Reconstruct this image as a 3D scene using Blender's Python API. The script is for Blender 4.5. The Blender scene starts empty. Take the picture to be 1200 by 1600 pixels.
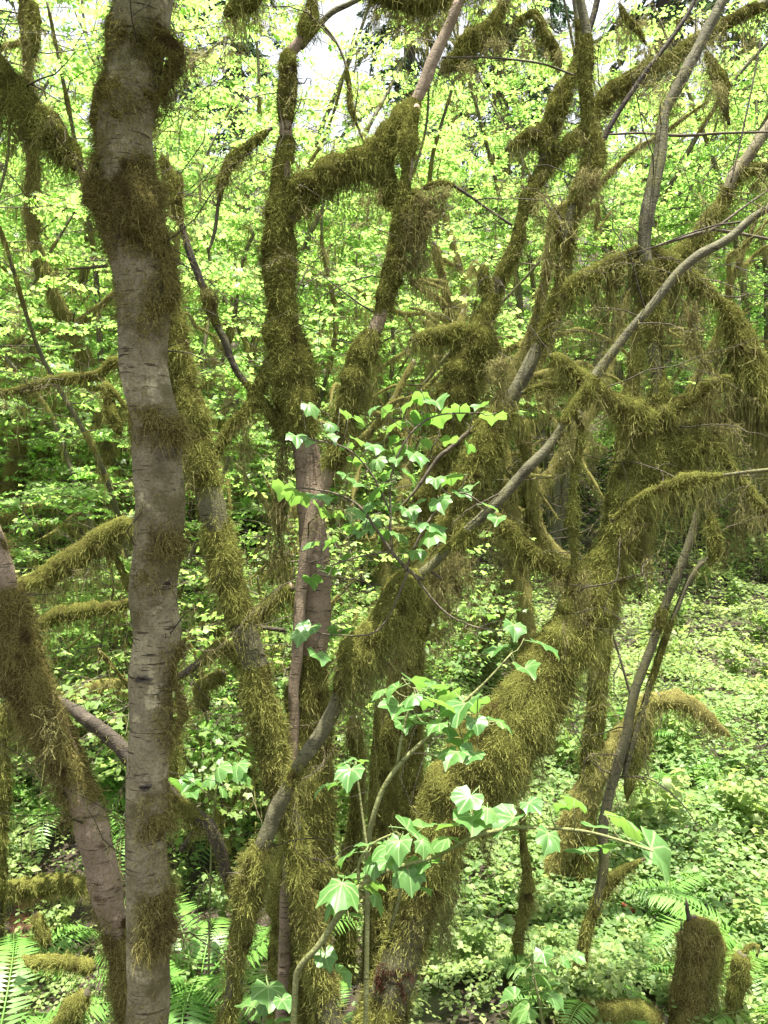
import bpy, math, random
import numpy as np
from mathutils import Vector

random.seed(7)
RNG = np.random.default_rng(11)
SC = bpy.context.scene
COL = SC.collection

# ------------------------------------------------------------------ camera, sky, sun, exposure
F = 1250.0            # focal length in photograph pixels (1200 x 1600)
CZ = 2.2              # camera height
cam = bpy.data.cameras.new('camera')
cam.sensor_fit = 'VERTICAL'
cam.sensor_height = 36.0
cam.lens = 36.0 * F / 1600.0
cam.clip_start = 0.05
cam.clip_end = 600
cam_o = bpy.data.objects.new('camera', cam)
COL.objects.link(cam_o)
cam_o.location = (0, 0, CZ)
cam_o.rotation_euler = (math.pi / 2, 0, 0)
SC.camera = cam_o

SUN = Vector((0.06, -0.08, 0.99)).normalized()     # towards the sun
SC.world = bpy.data.worlds.new('World')
SC.world.use_nodes = True
nt = SC.world.node_tree
bg = nt.nodes['Background']
sky = nt.nodes.new('ShaderNodeTexSky')
sky.sky_type = 'NISHITA'
sky.sun_disc = False
sky.sun_elevation = math.asin(SUN.z)
sky.sun_rotation = math.atan2(SUN.x, SUN.y)
sky.air_density = 1.0
sky.dust_density = 2.5
sky.ozone_density = 1.0
hs = nt.nodes.new('ShaderNodeHueSaturation'); hs.inputs['Saturation'].default_value = 0.25     # thin bright haze whitens the sky
nt.links.new(sky.outputs[0], hs.inputs['Color']); nt.links.new(hs.outputs[0], bg.inputs[0])
bg.inputs[1].default_value = 0.10
sun = bpy.data.lights.new('sun', 'SUN')
sun.energy = 5.0
sun.angle = math.radians(0.5)
sun.color = (1.0, 0.95, 0.85)
sun_o = bpy.data.objects.new('sun', sun)
COL.objects.link(sun_o)
sun_o.rotation_euler = (-SUN).to_track_quat('-Z', 'Y').to_euler()
sun_o.location = (0, 0, 30)
SC.view_settings.view_transform = 'Standard'
SC.view_settings.look = 'None'
SC.view_settings.exposure = 2.2
SC.view_settings.gamma = 1.0
SC.view_settings.use_curve_mapping = False
SC.cycles.max_bounces = 8
SC.cycles.diffuse_bounces = 4
SC.cycles.transmission_bounces = 6

# ------------------------------------------------------------------ numeric helpers
def hashf(ix, iy, iz, seed):
    h = (ix.astype(np.int64) * 374761393 + iy.astype(np.int64) * 668265263 + iz.astype(np.int64) * 2147483647 + seed * 144269) & 0xFFFFFFFF
    h = ((h ^ (h >> 13)) * 1274126177) & 0xFFFFFFFF
    h = ((h ^ (h >> 15)) * 2246822519) & 0xFFFFFFFF
    return ((h ^ (h >> 16)) & 0xFFFFFF) / float(0xFFFFFF)

def vnoise(P, scale, seed=0):
    P = np.asarray(P, float) * scale
    i = np.floor(P).astype(np.int64)
    f = P - i
    f = f * f * (3 - 2 * f)
    out = 0
    for dx in (0, 1):
        for dy in (0, 1):
            for dz in (0, 1):
                w = (f[:, 0] if dx else 1 - f[:, 0]) * (f[:, 1] if dy else 1 - f[:, 1]) * (f[:, 2] if dz else 1 - f[:, 2])
                out = out + w * hashf(i[:, 0] + dx, i[:, 1] + dy, i[:, 2] + dz, seed)
    return out

def nrm(a):
    return a / np.maximum(np.linalg.norm(a, axis=-1, keepdims=True), 1e-9)

def ground_z(x, y):
    x = np.asarray(x, float); y = np.asarray(y, float)
    P = np.stack([x, y, x * 0], -1).reshape(-1, 3)
    n = (vnoise(P, 0.55, 3) - 0.5).reshape(x.shape) * 0.34 + (vnoise(P, 1.7, 4) - 0.5).reshape(x.shape) * 0.26
    z = 0.13 * np.maximum(0, y - 5.5) + 0.34 * np.maximum(0, y - 9.5) * np.clip((y - 9.5) / 5, 0.2, 1)
    z = z + 0.07 * np.maximum(0, -x - 1.0) * np.clip((y - 3) / 4, 0, 1)
    z = z + 0.65 * np.clip((1.9 - y) / 1.5, 0, 1) ** 1.5
    return z + n * np.clip(y / 3.0, 0.2, 1.0)

def gz(x, y):
    return float(ground_z(np.array([x]), np.array([y]))[0])

def wp(u, v, Y):
    return np.array([(u - 600.0) / F * Y, Y, CZ - (v - 800.0) / F * Y])

def ground_hit(u, v):
    for Y in np.arange(1.5, 40, 0.02):
        p = wp(u, v, Y)
        if p[2] <= gz(p[0], p[1]):
            return np.array([p[0], p[1], gz(p[0], p[1])])
    p = wp(u, v, 12.0); return np.array([p[0], p[1], gz(p[0], p[1])])

def spline(C, ds):
    """rows of C resampled along a chord-length Hermite curve; first 3 columns are xyz"""
    C = np.asarray(C, float)
    if len(C) == 2:
        C = np.array([C[0], (C[0] + C[1]) / 2, C[1]])
    d = np.maximum(np.linalg.norm(np.diff(C[:, :3], axis=0), axis=1), 1e-4)
    t = np.concatenate([[0], np.cumsum(d)])
    m = np.zeros_like(C)
    m[1:-1] = (C[2:] - C[:-2]) / (t[2:] - t[:-2])[:, None]
    m[0] = (C[1] - C[0]) / d[0]; m[-1] = (C[-1] - C[-2]) / d[-1]
    n = max(4, int(t[-1] / ds) + 1)
    s = np.linspace(0, t[-1], n)
    k = np.clip(np.searchsorted(t, s, 'right') - 1, 0, len(C) - 2)
    h = d[k][:, None]; a = ((s - t[k]) / d[k])[:, None]
    out = ((2 * a**3 - 3 * a**2 + 1) * C[k] + (a**3 - 2 * a**2 + a) * h * m[k]
           + (-2 * a**3 + 3 * a**2) * C[k + 1] + (a**3 - a**2) * h * m[k + 1])
    out[:, 3:] = np.maximum(out[:, 3:], 0.0)
    if out.shape[1] > 3:
        lo = np.minimum(C[k][:, 3], C[k + 1][:, 3]); out[:, 3] = np.maximum(out[:, 3], lo * 0.8)
    return out, s

def frames(P):
    T = nrm(np.gradient(P, axis=0))
    N = np.zeros_like(T)
    ref = np.array([1.0, 0, 0]) if abs(T[0, 0]) < 0.8 else np.array([0, 1.0, 0])
    n = ref - T[0] * ref.dot(T[0])
    for i in range(len(T)):
        n = n - T[i] * n.dot(T[i]); n = n / max(np.linalg.norm(n), 1e-9)
        N[i] = n
    return T, N, np.cross(T, N)

class MB:
    """collects vertices, faces and per-vertex values into one mesh"""
    def __init__(s):
        s.V, s.F, s.A, s.n = [], [], [], 0          # A rows: tint, tip
    def add(s, V, faces, tint=0.5, tip=0.0):
        V = np.asarray(V, float).reshape(-1, 3)
        s.V.append(V)
        for f in faces:
            s.F.append(np.asarray(f, np.int64) + s.n)
        a = np.empty((len(V), 2)); a[:, 0] = tint; a[:, 1] = tip
        s.A.append(a); s.n += len(V)
    def mesh(s, name, mat, origin=(0, 0, 0), smooth=True):
        V = np.concatenate(s.V) - np.asarray(origin)
        A = np.concatenate(s.A)
        me = bpy.data.meshes.new(name)
        me.vertices.add(len(V)); me.vertices.foreach_set('co', V.astype(np.float32).ravel())
        tot = [np.full(len(f), f.shape[1]) for f in s.F if len(f)]
        lt = np.concatenate(tot); ls = np.concatenate([[0], np.cumsum(lt)[:-1]])
        li = np.concatenate([f.ravel() for f in s.F if len(f)])
        me.loops.add(len(li)); me.loops.foreach_set('vertex_index', li.astype(np.int32))
        me.polygons.add(len(lt)); me.polygons.foreach_set('loop_start', ls.astype(np.int32))
        me.polygons.foreach_set('loop_total', lt.astype(np.int32))
        for k, nm in enumerate(('tint', 'tip')):
            at = me.attributes.new(nm, 'FLOAT', 'POINT')
            at.data.foreach_set('value', A[:, k].astype(np.float32))
        me.polygons.foreach_set('use_smooth', np.full(len(lt), smooth))
        me.update(calc_edges=True)
        me.materials.append(mat)
        return me

def tube(mb, P, R, sides=8, rough=0.0, seed=0, cap=True, tint=0.5, flute=0.0):
    n = len(P)
    T, N, B = frames(P)
    a = np.linspace(0, 2 * np.pi, sides, endpoint=False)
    nn = np.cos(a)[None, :, None] * N[:, None] + np.sin(a)[None, :, None] * B[:, None]
    V = P[:, None] + nn * R[:, None, None]
    if rough:
        q = V.reshape(-1, 3)
        k = 1 + rough * (vnoise(q, 1.2 / max(R.mean(), .004), seed) - 0.5) * 2 + rough * 0.5 * (vnoise(q, 3.5 / max(R.mean(), .004), seed + 1) - 0.5) * 2
        V = P[:, None] + nn * (R[:, None] * k.reshape(n, sides))[..., None]
    i = np.arange(n - 1)[:, None] * sides; j = np.arange(sides)[None]; j2 = (j + 1) % sides
    q = np.stack([i + j, i + j2, i + sides + j2, i + sides + j], -1).reshape(-1, 4)
    V = V.reshape(-1, 3)
    faces = [q]
    if cap:
        V = np.concatenate([V, P[:1], P[-1:]])
        jj = np.arange(sides)
        faces.append(np.stack([np.full(sides, n * sides), (jj + 1) % sides, jj], -1))
        o = (n - 1) * sides
        faces.append(np.stack([np.full(sides, n * sides + 1), o + jj, o + (jj + 1) % sides], -1))
    mb.add(V, faces, tint)

# ------------------------------------------------------------------ materials
def new_mat(name):
    m = bpy.data.materials.new(name); m.use_nodes = True
    m.node_tree.nodes.clear()
    return m, m.node_tree

def N(nt, t, **kw):
    n = nt.nodes.new(t)
    for k, v in kw.items():
        if k == 'ins':
            for a, b in v.items():
                n.inputs[a].default_value = b
        else:
            setattr(n, k, v)
    return n

def mixc(nt, fac, a, b, blend='MIX'):
    m = N(nt, 'ShaderNodeMix', data_type='RGBA', blend_type=blend)
    for s, v in ((0, fac), (6, a), (7, b)):
        if hasattr(v, 'is_linked'):
            nt.links.new(v, m.inputs[s])
        else:
            m.inputs[s].default_value = (*v, 1) if s else v
    return m.outputs[2]

def ramp(nt, src, lo, hi):
    r = N(nt, 'ShaderNodeMapRange', ins={1: lo, 2: hi}); r.clamp = True
    nt.links.new(src, r.inputs[0]); return r.outputs[0]

def moss_mat(name, brown, green, tipc, trans=0.30):
    m, t = new_mat(name)
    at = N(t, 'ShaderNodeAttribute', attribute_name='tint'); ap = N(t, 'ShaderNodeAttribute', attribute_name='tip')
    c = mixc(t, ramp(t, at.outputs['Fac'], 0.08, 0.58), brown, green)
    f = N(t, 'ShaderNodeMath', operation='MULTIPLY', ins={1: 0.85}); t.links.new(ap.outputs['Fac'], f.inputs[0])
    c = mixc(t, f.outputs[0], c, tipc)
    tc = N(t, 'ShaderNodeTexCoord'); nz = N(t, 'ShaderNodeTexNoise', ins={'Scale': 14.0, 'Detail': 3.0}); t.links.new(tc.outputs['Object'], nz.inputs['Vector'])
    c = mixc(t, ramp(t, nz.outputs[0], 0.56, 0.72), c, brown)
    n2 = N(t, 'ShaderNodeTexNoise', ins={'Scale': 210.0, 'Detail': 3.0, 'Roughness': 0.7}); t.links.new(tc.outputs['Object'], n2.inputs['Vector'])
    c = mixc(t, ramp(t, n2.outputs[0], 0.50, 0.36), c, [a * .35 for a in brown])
    bp = N(t, 'ShaderNodeBump', ins={'Strength': 1.0, 'Distance': 0.007}); t.links.new(n2.outputs[0], bp.inputs['Height'])
    d = N(t, 'ShaderNodeBsdfDiffuse', ins={'Roughness': 0.9}); t.links.new(bp.outputs[0], d.inputs['Normal']); tr = N(t, 'ShaderNodeBsdfTranslucent'); mx = N(t, 'ShaderNodeMixShader', ins={0: trans})
    t.links.new(c, d.inputs[0]); t.links.new(c, tr.inputs[0])
    t.links.new(d.outputs[0], mx.inputs[1]); t.links.new(tr.outputs[0], mx.inputs[2])
    o = N(t, 'ShaderNodeOutputMaterial'); t.links.new(mx.outputs[0], o.inputs[0])
    return m

def bark_mat(name, pale, dark, green, band=60.0, patch=0.5):
    m, t = new_mat(name)
    tc = N(t, 'ShaderNodeTexCoord')
    def noise(scale, detail, rough, vec=(1, 1, 1)):
        mp = N(t, 'ShaderNodeMapping'); mp.inputs['Scale'].default_value = vec; t.links.new(tc.outputs['Object'], mp.inputs[0])
        n = N(t, 'ShaderNodeTexNoise', ins={'Scale': scale, 'Detail': detail, 'Roughness': rough}); t.links.new(mp.outputs[0], n.inputs['Vector'])
        return n.outputs[0]
    band1 = noise(1.0, 5, .7, (14, 14, band * 1.5))       # thin level lenticels
    band2 = noise(1.0, 3, .5, (2.5, 2.5, band * .28))    # broad level zones
    blot = noise(9.0, 7, .68); fine = noise(150.0, 3, .6); big = noise(4.0, 6, .72); stain = noise(6.0, 6, .75, (1, 1, .6))
    dash = noise(1.0, 2, .5, (16, 16, 170)); pale_sp = noise(14.0, 5, .6)
    half = [0.5 * (a + b) for a, b in zip(pale, dark)]
    c = mixc(t, ramp(t, blot, 0.40, 0.62), pale, half)
    c = mixc(t, ramp(t, band2, 0.50, 0.66), c, [0.72 * a + .28 * b for a, b in zip(half, pale)])
    c = mixc(t, ramp(t, pale_sp, 0.60, 0.66), c, [min(1, a * 1.45) for a in pale])
    c = mixc(t, ramp(t, band1, 0.58, 0.66), c, dark)
    c = mixc(t, ramp(t, dash, 0.62, 0.66), c, [a * .6 for a in dark])
    c = mixc(t, ramp(t, big, patch, patch + 0.12), c, green)
    c = mixc(t, ramp(t, stain, 0.60, 0.70), c, [a * .7 for a in dark])
    g = N(t, 'ShaderNodeMath', operation='MULTIPLY', ins={1: 0.5}); t.links.new(ramp(t, fine, .42, .68), g.inputs[0])
    c = mixc(t, g.outputs[0], c, dark)
    b = N(t, 'ShaderNodeBsdfPrincipled', ins={'Roughness': 0.8, 'Specular IOR Level': 0.2}); t.links.new(c, b.inputs['Base Color'])
    ad = N(t, 'ShaderNodeMath', operation='ADD'); t.links.new(big, ad.inputs[0]); t.links.new(fine, ad.inputs[1])
    ad2 = N(t, 'ShaderNodeMath', operation='ADD'); t.links.new(ad.outputs[0], ad2.inputs[0]); t.links.new(blot, ad2.inputs[1])
    bp = N(t, 'ShaderNodeBump', ins={'Strength': 0.6, 'Distance': 0.006}); t.links.new(ad2.outputs[0], bp.inputs['Height'])
    t.links.new(bp.outputs[0], b.inputs['Normal'])
    o = N(t, 'ShaderNodeOutputMaterial'); t.links.new(b.outputs[0], o.inputs[0])
    return m

def leaf_mat(name, c0, c1, tr0, tr1, trans=0.5, rough=0.42, spec=0.35):
    m, t = new_mat(name)
    at = N(t, 'ShaderNodeAttribute', attribute_name='tint'); oi = N(t, 'ShaderNodeObjectInfo')
    f = N(t, 'ShaderNodeMath', operation='MULTIPLY_ADD', ins={1: 0.5, 2: -0.25}); t.links.new(oi.outputs['Random'], f.inputs[0])
    f2 = N(t, 'ShaderNodeMath', operation='ADD', use_clamp=True); t.links.new(at.outputs['Fac'], f2.inputs[0]); t.links.new(f.outputs[0], f2.inputs[1])
    ca = mixc(t, f2.outputs[0], c0, c1); cb = mixc(t, f2.outputs[0], tr0, tr1)
    b = N(t, 'ShaderNodeBsdfPrincipled', ins={'Roughness': rough, 'Specular IOR Level': spec}); t.links.new(ca, b.inputs['Base Color'])
    tr = N(t, 'ShaderNodeBsdfTranslucent'); t.links.new(cb, tr.inputs[0])
    mx = N(t, 'ShaderNodeMixShader', ins={0: trans}); t.links.new(b.outputs[0], mx.inputs[1]); t.links.new(tr.outputs[0], mx.inputs[2])
    o = N(t, 'ShaderNodeOutputMaterial'); t.links.new(mx.outputs[0], o.inputs[0])
    return m

M = {}
M['moss'] = moss_mat('moss', (0.072, 0.055, 0.021), (0.245, 0.262, 0.060), (0.62, 0.63, 0.21))
M['moss_brown'] = moss_mat('moss_brown', (0.080, 0.055, 0.024), (0.215, 0.195, 0.060), (0.54, 0.50, 0.18))
M['moss_yellow_lit'] = moss_mat('moss_yellow_lit', (0.14, 0.11, 0.045), (0.34, 0.33, 0.10), (0.66, 0.62, 0.24))  # lighter copy of moss; sunlight on it is put into the colour
M['beard'] = moss_mat('backlit_beard_moss', (0.16, 0.125, 0.055), (0.30, 0.29, 0.11), (0.55, 0.53, 0.24), 0.45)  # backlight on the hanging strands put into this paler tan colour
M['alder'] = bark_mat('alder_bark', (0.255, 0.228, 0.140), (0.062, 0.050, 0.030), (0.085, 0.075, 0.032), 40, 0.47)
M['pink'] = bark_mat('pinkish_bark', (0.275, 0.215, 0.150), (0.085, 0.062, 0.038), (0.12, 0.11, 0.05), 40, 0.6)
M['maple'] = bark_mat('green_grey_bark', (0.118, 0.114, 0.064), (0.045, 0.040, 0.022), (0.12, 0.12, 0.045), 30, 0.52)
M['dark'] = bark_mat('dark_bark', (0.075, 0.062, 0.045), (0.022, 0.018, 0.013), (0.06, 0.06, 0.02), 20, 0.55)
M['twig'] = bark_mat('twig_bark', (0.13, 0.11, 0.075), (0.05, 0.04, 0.028), (0.09, 0.09, 0.03), 20, 0.55)
M['green_stem'] = bark_mat('green_stem', (0.19, 0.20, 0.085), (0.08, 0.085, 0.03), (0.12, 0.14, 0.04), 12, 0.5)
M['red_wood'] = bark_mat('red_rotten_wood', (0.30, 0.085, 0.045), (0.12, 0.035, 0.02), (0.2, 0.07, 0.03), 20, 0.6)
M['leaf_far'] = leaf_mat('maple_leaf_far', (0.11, 0.19, 0.055), (0.18, 0.25, 0.070), (0.31, 0.60, 0.13), (0.49, 0.72, 0.16), 0.56)
M['leaf_near'] = leaf_mat('maple_leaf_near', (0.058, 0.148, 0.040), (0.105, 0.205, 0.052), (0.17, 0.37, 0.060), (0.26, 0.46, 0.070), 0.40, 0.4, 0.4)
def add_veins(m):
    t = m.node_tree; tc = N(t, 'ShaderNodeTexCoord'); sx = N(t, 'ShaderNodeSeparateXYZ'); t.links.new(tc.outputs['Object'], sx.inputs[0])
    prev = None
    for a in (0, .87, -.87, 1.6, -1.6):
        e = N(t, 'ShaderNodeMath', operation='MULTIPLY', ins={1: math.cos(a)}); t.links.new(sx.outputs[0], e.inputs[0])
        g = N(t, 'ShaderNodeMath', operation='MULTIPLY_ADD', ins={1: -math.sin(a)}); t.links.new(sx.outputs[1], g.inputs[0]); t.links.new(e.outputs[0], g.inputs[2])
        ab = N(t, 'ShaderNodeMath', operation='ABSOLUTE'); t.links.new(g.outputs[0], ab.inputs[0])
        if prev is None: prev = ab
        else:
            mn = N(t, 'ShaderNodeMath', operation='MINIMUM'); t.links.new(prev.outputs[0], mn.inputs[0]); t.links.new(ab.outputs[0], mn.inputs[1]); prev = mn
    f = ramp(t, prev.outputs[0], .030, .006)
    nz = N(t, 'ShaderNodeTexNoise', ins={'Scale': 7.0, 'Detail': 4.0}); t.links.new(tc.outputs['Object'], nz.inputs['Vector'])
    b = next(n for n in t.nodes if n.type == 'BSDF_PRINCIPLED'); src = b.inputs['Base Color'].links[0].from_socket
    c = mixc(t, ramp(t, nz.outputs[0], .5, .8), src, (.05, .13, .03))
    c = mixc(t, f, c, (.24, .36, .14))
    t.links.new(c, b.inputs['Base Color'])
    bp = N(t, 'ShaderNodeBump', ins={'Strength': .5, 'Distance': .01}); t.links.new(prev.outputs[0], bp.inputs['Height']); t.links.new(bp.outputs[0], b.inputs['Normal'])
add_veins(M['leaf_near'])
M['leaf_ground'] = leaf_mat('ground_leaf', (0.105, 0.18, 0.055), (0.25, 0.30, 0.100), (0.25, 0.46, 0.09), (0.52, 0.66, 0.15), 0.42, 0.5, 0.3)
M['fern'] = leaf_mat('fern_frond', (0.095, 0.23, 0.045), (0.16, 0.31, 0.060), (0.15, 0.34, 0.035), (0.24, 0.44, 0.04), 0.38, 0.40, 0.4)
M['fern_dead'] = leaf_mat('dead_fern_frond', (0.09, 0.038, 0.018), (0.14, 0.060, 0.028), (0.10, 0.04, 0.02), (0.15, 0.06, 0.03), 0.3, 0.6, 0.2)
M['needle'] = leaf_mat('conifer_needle', (0.030, 0.060, 0.030), (0.055, 0.095, 0.048), (0.05, 0.10, 0.04), (0.09, 0.15, 0.06), 0.3, 0.5, 0.3)

def soil_mat():
    m, t = new_mat('forest_soil')
    tc = N(t, 'ShaderNodeTexCoord')
    n1 = N(t, 'ShaderNodeTexNoise', ins={'Scale': 2.2, 'Detail': 6.0}); n2 = N(t, 'ShaderNodeTexNoise', ins={'Scale': 38.0, 'Detail': 5.0, 'Roughness': 0.7})
    for n in (n1, n2): t.links.new(tc.outputs['Object'], n.inputs['Vector'])
    c = mixc(t, ramp(t, n2.outputs[0], 0.35, 0.68), (0.016, 0.011, 0.007), (0.065, 0.044, 0.026))
    c = mixc(t, ramp(t, n1.outputs[0], 0.48, 0.66), c, (0.045, 0.055, 0.014))
    b = N(t, 'ShaderNodeBsdfPrincipled', ins={'Roughness': 0.9}); t.links.new(c, b.inputs['Base Color'])
    bp = N(t, 'ShaderNodeBump', ins={'Strength': 0.8, 'Distance': 0.03}); t.links.new(n2.outputs[0], bp.inputs['Height']); t.links.new(bp.outputs[0], b.inputs['Normal'])
    o = N(t, 'ShaderNodeOutputMaterial'); t.links.new(b.outputs[0], o.inputs[0])
    return m
M['soil'] = soil_mat()

# ------------------------------------------------------------------ object helpers
def thing(name, label, cat, loc, group=None):
    o = bpy.data.objects.new(name, None); COL.objects.link(o)
    o.empty_display_size = 0.1
    o.location = [float(a) for a in loc]
    o['label'] = label; o['category'] = cat
    if group: o['group'] = group
    return o

def part(name, me, parent=None, label=None, kind=None):
    o = bpy.data.objects.new(name, me); COL.objects.link(o)
    if parent is not None: o.parent = parent
    if label: o['label'] = label
    if kind: o['kind'] = kind
    return o

def kids(o):
    return [c for c in ALL_CHILDREN.get(o.name, [])]

def copy_tree(o, parent=None, table=None):
    c = o.copy(); COL.objects.link(c)
    if parent is not None: c.parent = parent
    for ch in table.get(o, ()):
        copy_tree(ch, c, table)
    return c

def child_table(root):
    t = {}
    def rec(o):
        t[o] = list(o.children)
        for c in o.children: rec(c)
    rec(root)
    return t

# ------------------------------------------------------------------ leaves
def leaf_template(kind):
    if kind == 'far':
        an = np.radians([-112, -60, -28, 0, 28, 60, 112]); r = np.array([.55, .92, .66, 1.0, .66, .92, .55])
        x = np.sin(an) * r; y = np.cos(an) * r + 0.12
        V = np.concatenate([[[0, 0, 0]], np.stack([x, y, 0 * x], -1)])
        V[:, 2] = 0.30 * np.abs(V[:, 0]) - 0.22 * V[:, 1] ** 2 - 0.35 * V[:, 0] ** 2
        Fc = np.stack([np.zeros(6, int), np.arange(2, 8), np.arange(1, 7)], -1)
        return V, Fc
    if kind == 'oval':
        V = np.array([[0, 0, 0], [.34, .35, .06], [.28, .75, .02], [0, 1, -.12], [-.28, .75, .02], [-.34, .35, .06], [0, .5, -.02]], float)
        V = V[[0, 1, 3, 5, 6]]; V[1, :2] = (.36, .52); V[3, :2] = (-.36, .52)
        Fc = np.array([[4, 0, 1], [4, 1, 2], [4, 2, 3], [4, 3, 0]])
        return V, Fc
    if kind == 'trefoil':          # three heart leaflets
        Vs, Fs = [], []
        for k, a in enumerate((0, 2.2, -2.2)):
            b = np.array([[0, .05, 0], [.34, .62, .07], [.2, .92, -.02], [0, .78, -.06], [-.2, .92, -.02], [-.34, .62, .07]])
            ca, sa = math.cos(a), math.sin(a)
            Vs.append(np.stack([b[:, 0] * ca + b[:, 1] * sa, -b[:, 0] * sa + b[:, 1] * ca, b[:, 2] - 0.12 * b[:, 1]], -1))
            Fs.append(np.array([[0, 1, 3], [1, 2, 3], [0, 3, 5], [3, 4, 5]]) + 6 * k)
        return np.concatenate(Vs), np.concatenate(Fs)

def near_leaf_mesh(seed, droop, fold, curl):
    """one lobed maple leaf of unit length with its stalk, about 60 faces"""
    rr = np.random.default_rng(seed)
    key_a = np.radians([-150, -128, -112, -92, -76, -62, -50, -38, -24, -10, 0, 10, 24, 38, 50, 62, 76, 92, 112, 128, 150])
    key_r = np.array([.26, .54, .56, .70, .69, .80, .90, .83, .82, .91, 1.0, .91, .82, .83, .90, .80, .69, .70, .56, .54, .26])
    key_r = key_r * (1 + rr.uniform(-.085, .085, len(key_r)))
    n = len(key_a)
    out = np.stack([np.sin(key_a) * key_r * 0.92, np.cos(key_a) * key_r, np.zeros(n)], -1)
    mid = out * 0.55
    V = np.concatenate([[[0, 0, 0]], mid, out])
    x, y = V[:, 0].copy(), V[:, 1].copy()
    V[:, 2] = fold * np.abs(x) - droop * np.sign(y) * y ** 2 * 0.6 - curl * x ** 2 + 0.05 * np.sin(6 * np.arctan2(x, y + .001)) * np.hypot(x, y)
    V[:, 1] = y * (1 - 0.12 * droop * y)
    i = np.arange(n - 1)
    tri = np.stack([np.zeros(n - 1, int), i + 2, i + 1], -1)
    quad = np.stack([1 + i, 2 + i, 1 + n + i + 1, 1 + n + i], -1)
    mb = MB(); mb.add(V, [tri, quad], rr.uniform(.3, .7))
    L = 0.75
    s = np.linspace(0, 1, 4)
    P = np.stack([0 * s, -L * s, -0.10 * L * s ** 2 - 0.01], -1)
    tube(mb, P, np.full(4, 0.018), 4, tint=0.9)
    return mb.mesh('leaf', M['leaf_near'])

LEAF_VAR = [near_leaf_mesh(k, d, f, c) for k, (d, f, c) in enumerate([(.55, .25, .35), (.9, .35, .6), (.35, .45, .5), (1.2, .1, .55), (.7, -.1, .8), (.5, .6, .2), (1.0, .5, .3), (.8, .2, 1.0), (1.4, .35, .4), (.3, .7, .6)])]

def scatter_leaves(mb, tmpl, P, D, Nn, S, tint):
    T, Fc = tmpl
    D = nrm(D); Nn = nrm(Nn - D * np.sum(Nn * D, 1, keepdims=True)); X = np.cross(D, Nn)
    V = P[:, None] + S[:, None, None] * (T[None, :, 0:1] * X[:, None] + T[None, :, 1:2] * D[:, None] + T[None, :, 2:3] * Nn[:, None])
    k = len(T)
    Fa = (np.arange(len(P))[:, None, None] * k + Fc[None]).reshape(-1, 3)
    mb.add(V.reshape(-1, 3), [Fa], np.repeat(tint, k))

FAR = leaf_template('far'); OVAL = leaf_template('oval'); TREF = leaf_template('trefoil')

# ------------------------------------------------------------------ moss
def worley(Q, scale, seed):
    """distance to the nearest cell point (in cell units) and that cell's random number"""
    Q = np.asarray(Q, float) * scale
    i = np.floor(Q).astype(np.int64); f = Q - i
    best = np.full(len(Q), 9.0); cid = np.zeros(len(Q)); dz = np.zeros(len(Q))
    for dx in (-1, 0, 1):
        for dy in (-1, 0, 1):
            for dk in (-1, 0, 1):
                jx, jy, jz = i[:, 0] + dx, i[:, 1] + dy, i[:, 2] + dk
                px = dx + hashf(jx, jy, jz, seed) - f[:, 0]; py = dy + hashf(jx, jy, jz, seed + 1) - f[:, 1]; pz = dk + hashf(jx, jy, jz, seed + 2) - f[:, 2]
                d = np.sqrt(px * px + py * py + pz * pz)
                m = d < best
                best[m] = d[m]; cid[m] = hashf(jx, jy, jz, seed + 3)[m]; dz[m] = -pz[m]
    return best, cid, dz

def moss_strands(mb, base, nor, L, w, tint, rng, out=0.5, stiff=0.3, seg=3, flat=0.0, curl=0.22):
    """drooping ribbons; base, nor (n,3); L, w, tint (n,). seg 2: three triangles each, seg 3: five"""
    n = len(base)
    if n == 0: return
    ts = np.array([0, .3, .65, 1.0]) if seg == 3 else np.array([0, .5, 1.0])
    g = np.array([0, 0, -1.0])
    d0 = nrm(nor * (0.5 + 0.6 * rng.random((n, 1))) + rng.normal(size=(n, 3)) * 0.45 + g * 0.2)
    reach = np.minimum(L, 0.012 + 0.20 * L) * out * 2
    wob = np.cumsum(rng.normal(size=(n, len(ts), 3)) * np.array([0] + [1] * (len(ts) - 1))[None, :, None], 1) * (np.minimum(L, 0.06) * curl)[:, None, None]
    a = (ts - 0.45 * ts ** 2)[None, :, None] * (reach[:, None, None]) * d0[:, None] * 1.5
    b = (stiff * ts + (1 - stiff) * ts ** 1.6)[None, :, None] * (L[:, None, None]) * g
    b = b * np.clip(0.35 + 0.9 * (L / 0.06), 0.35, 1)[:, None, None]
    C = base[:, None] + a + b + wob
    ang = rng.uniform(0, 2 * np.pi, n)
    side = np.stack([np.cos(ang), np.sin(ang), rng.normal(size=n) * 0.2], -1)
    if flat > 0:
        side = nrm(np.cross(nor, C[:, -1] - C[:, 0] + 1e-6)) * flat + side * (1 - flat)
        side = nrm(side)
    k = len(ts) - 1
    pw = np.array([.8, 1.0, .75]) if seg == 3 else np.array([.7, 1.0])
    Lf = C[:, :k] - side[:, None] * (w[:, None] * pw)[..., None] * 0.5
    Rt = C[:, :k] + side[:, None] * (w[:, None] * pw)[..., None] * 0.5
    V = np.concatenate([Lf, Rt, C[:, k:]], 1)
    nv = 2 * k + 1
    kk = np.arange(n)[:, None, None] * nv
    q = np.array([[i, k + i, k + i + 1, i + 1] for i in range(k - 1)]); t = np.array([[k - 1, 2 * k - 1, 2 * k]])
    tip = np.tile(np.concatenate([ts[:k], ts[:k], [1.0]]), (n, 1)) * (0.30 + 0.70 * rng.random((n, 1)))
    mb.add(V.reshape(-1, 3), [(kk + q).reshape(-1, 4), (kk + t).reshape(-1, 3)], np.repeat(tint, nv), tip.ravel())

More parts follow.
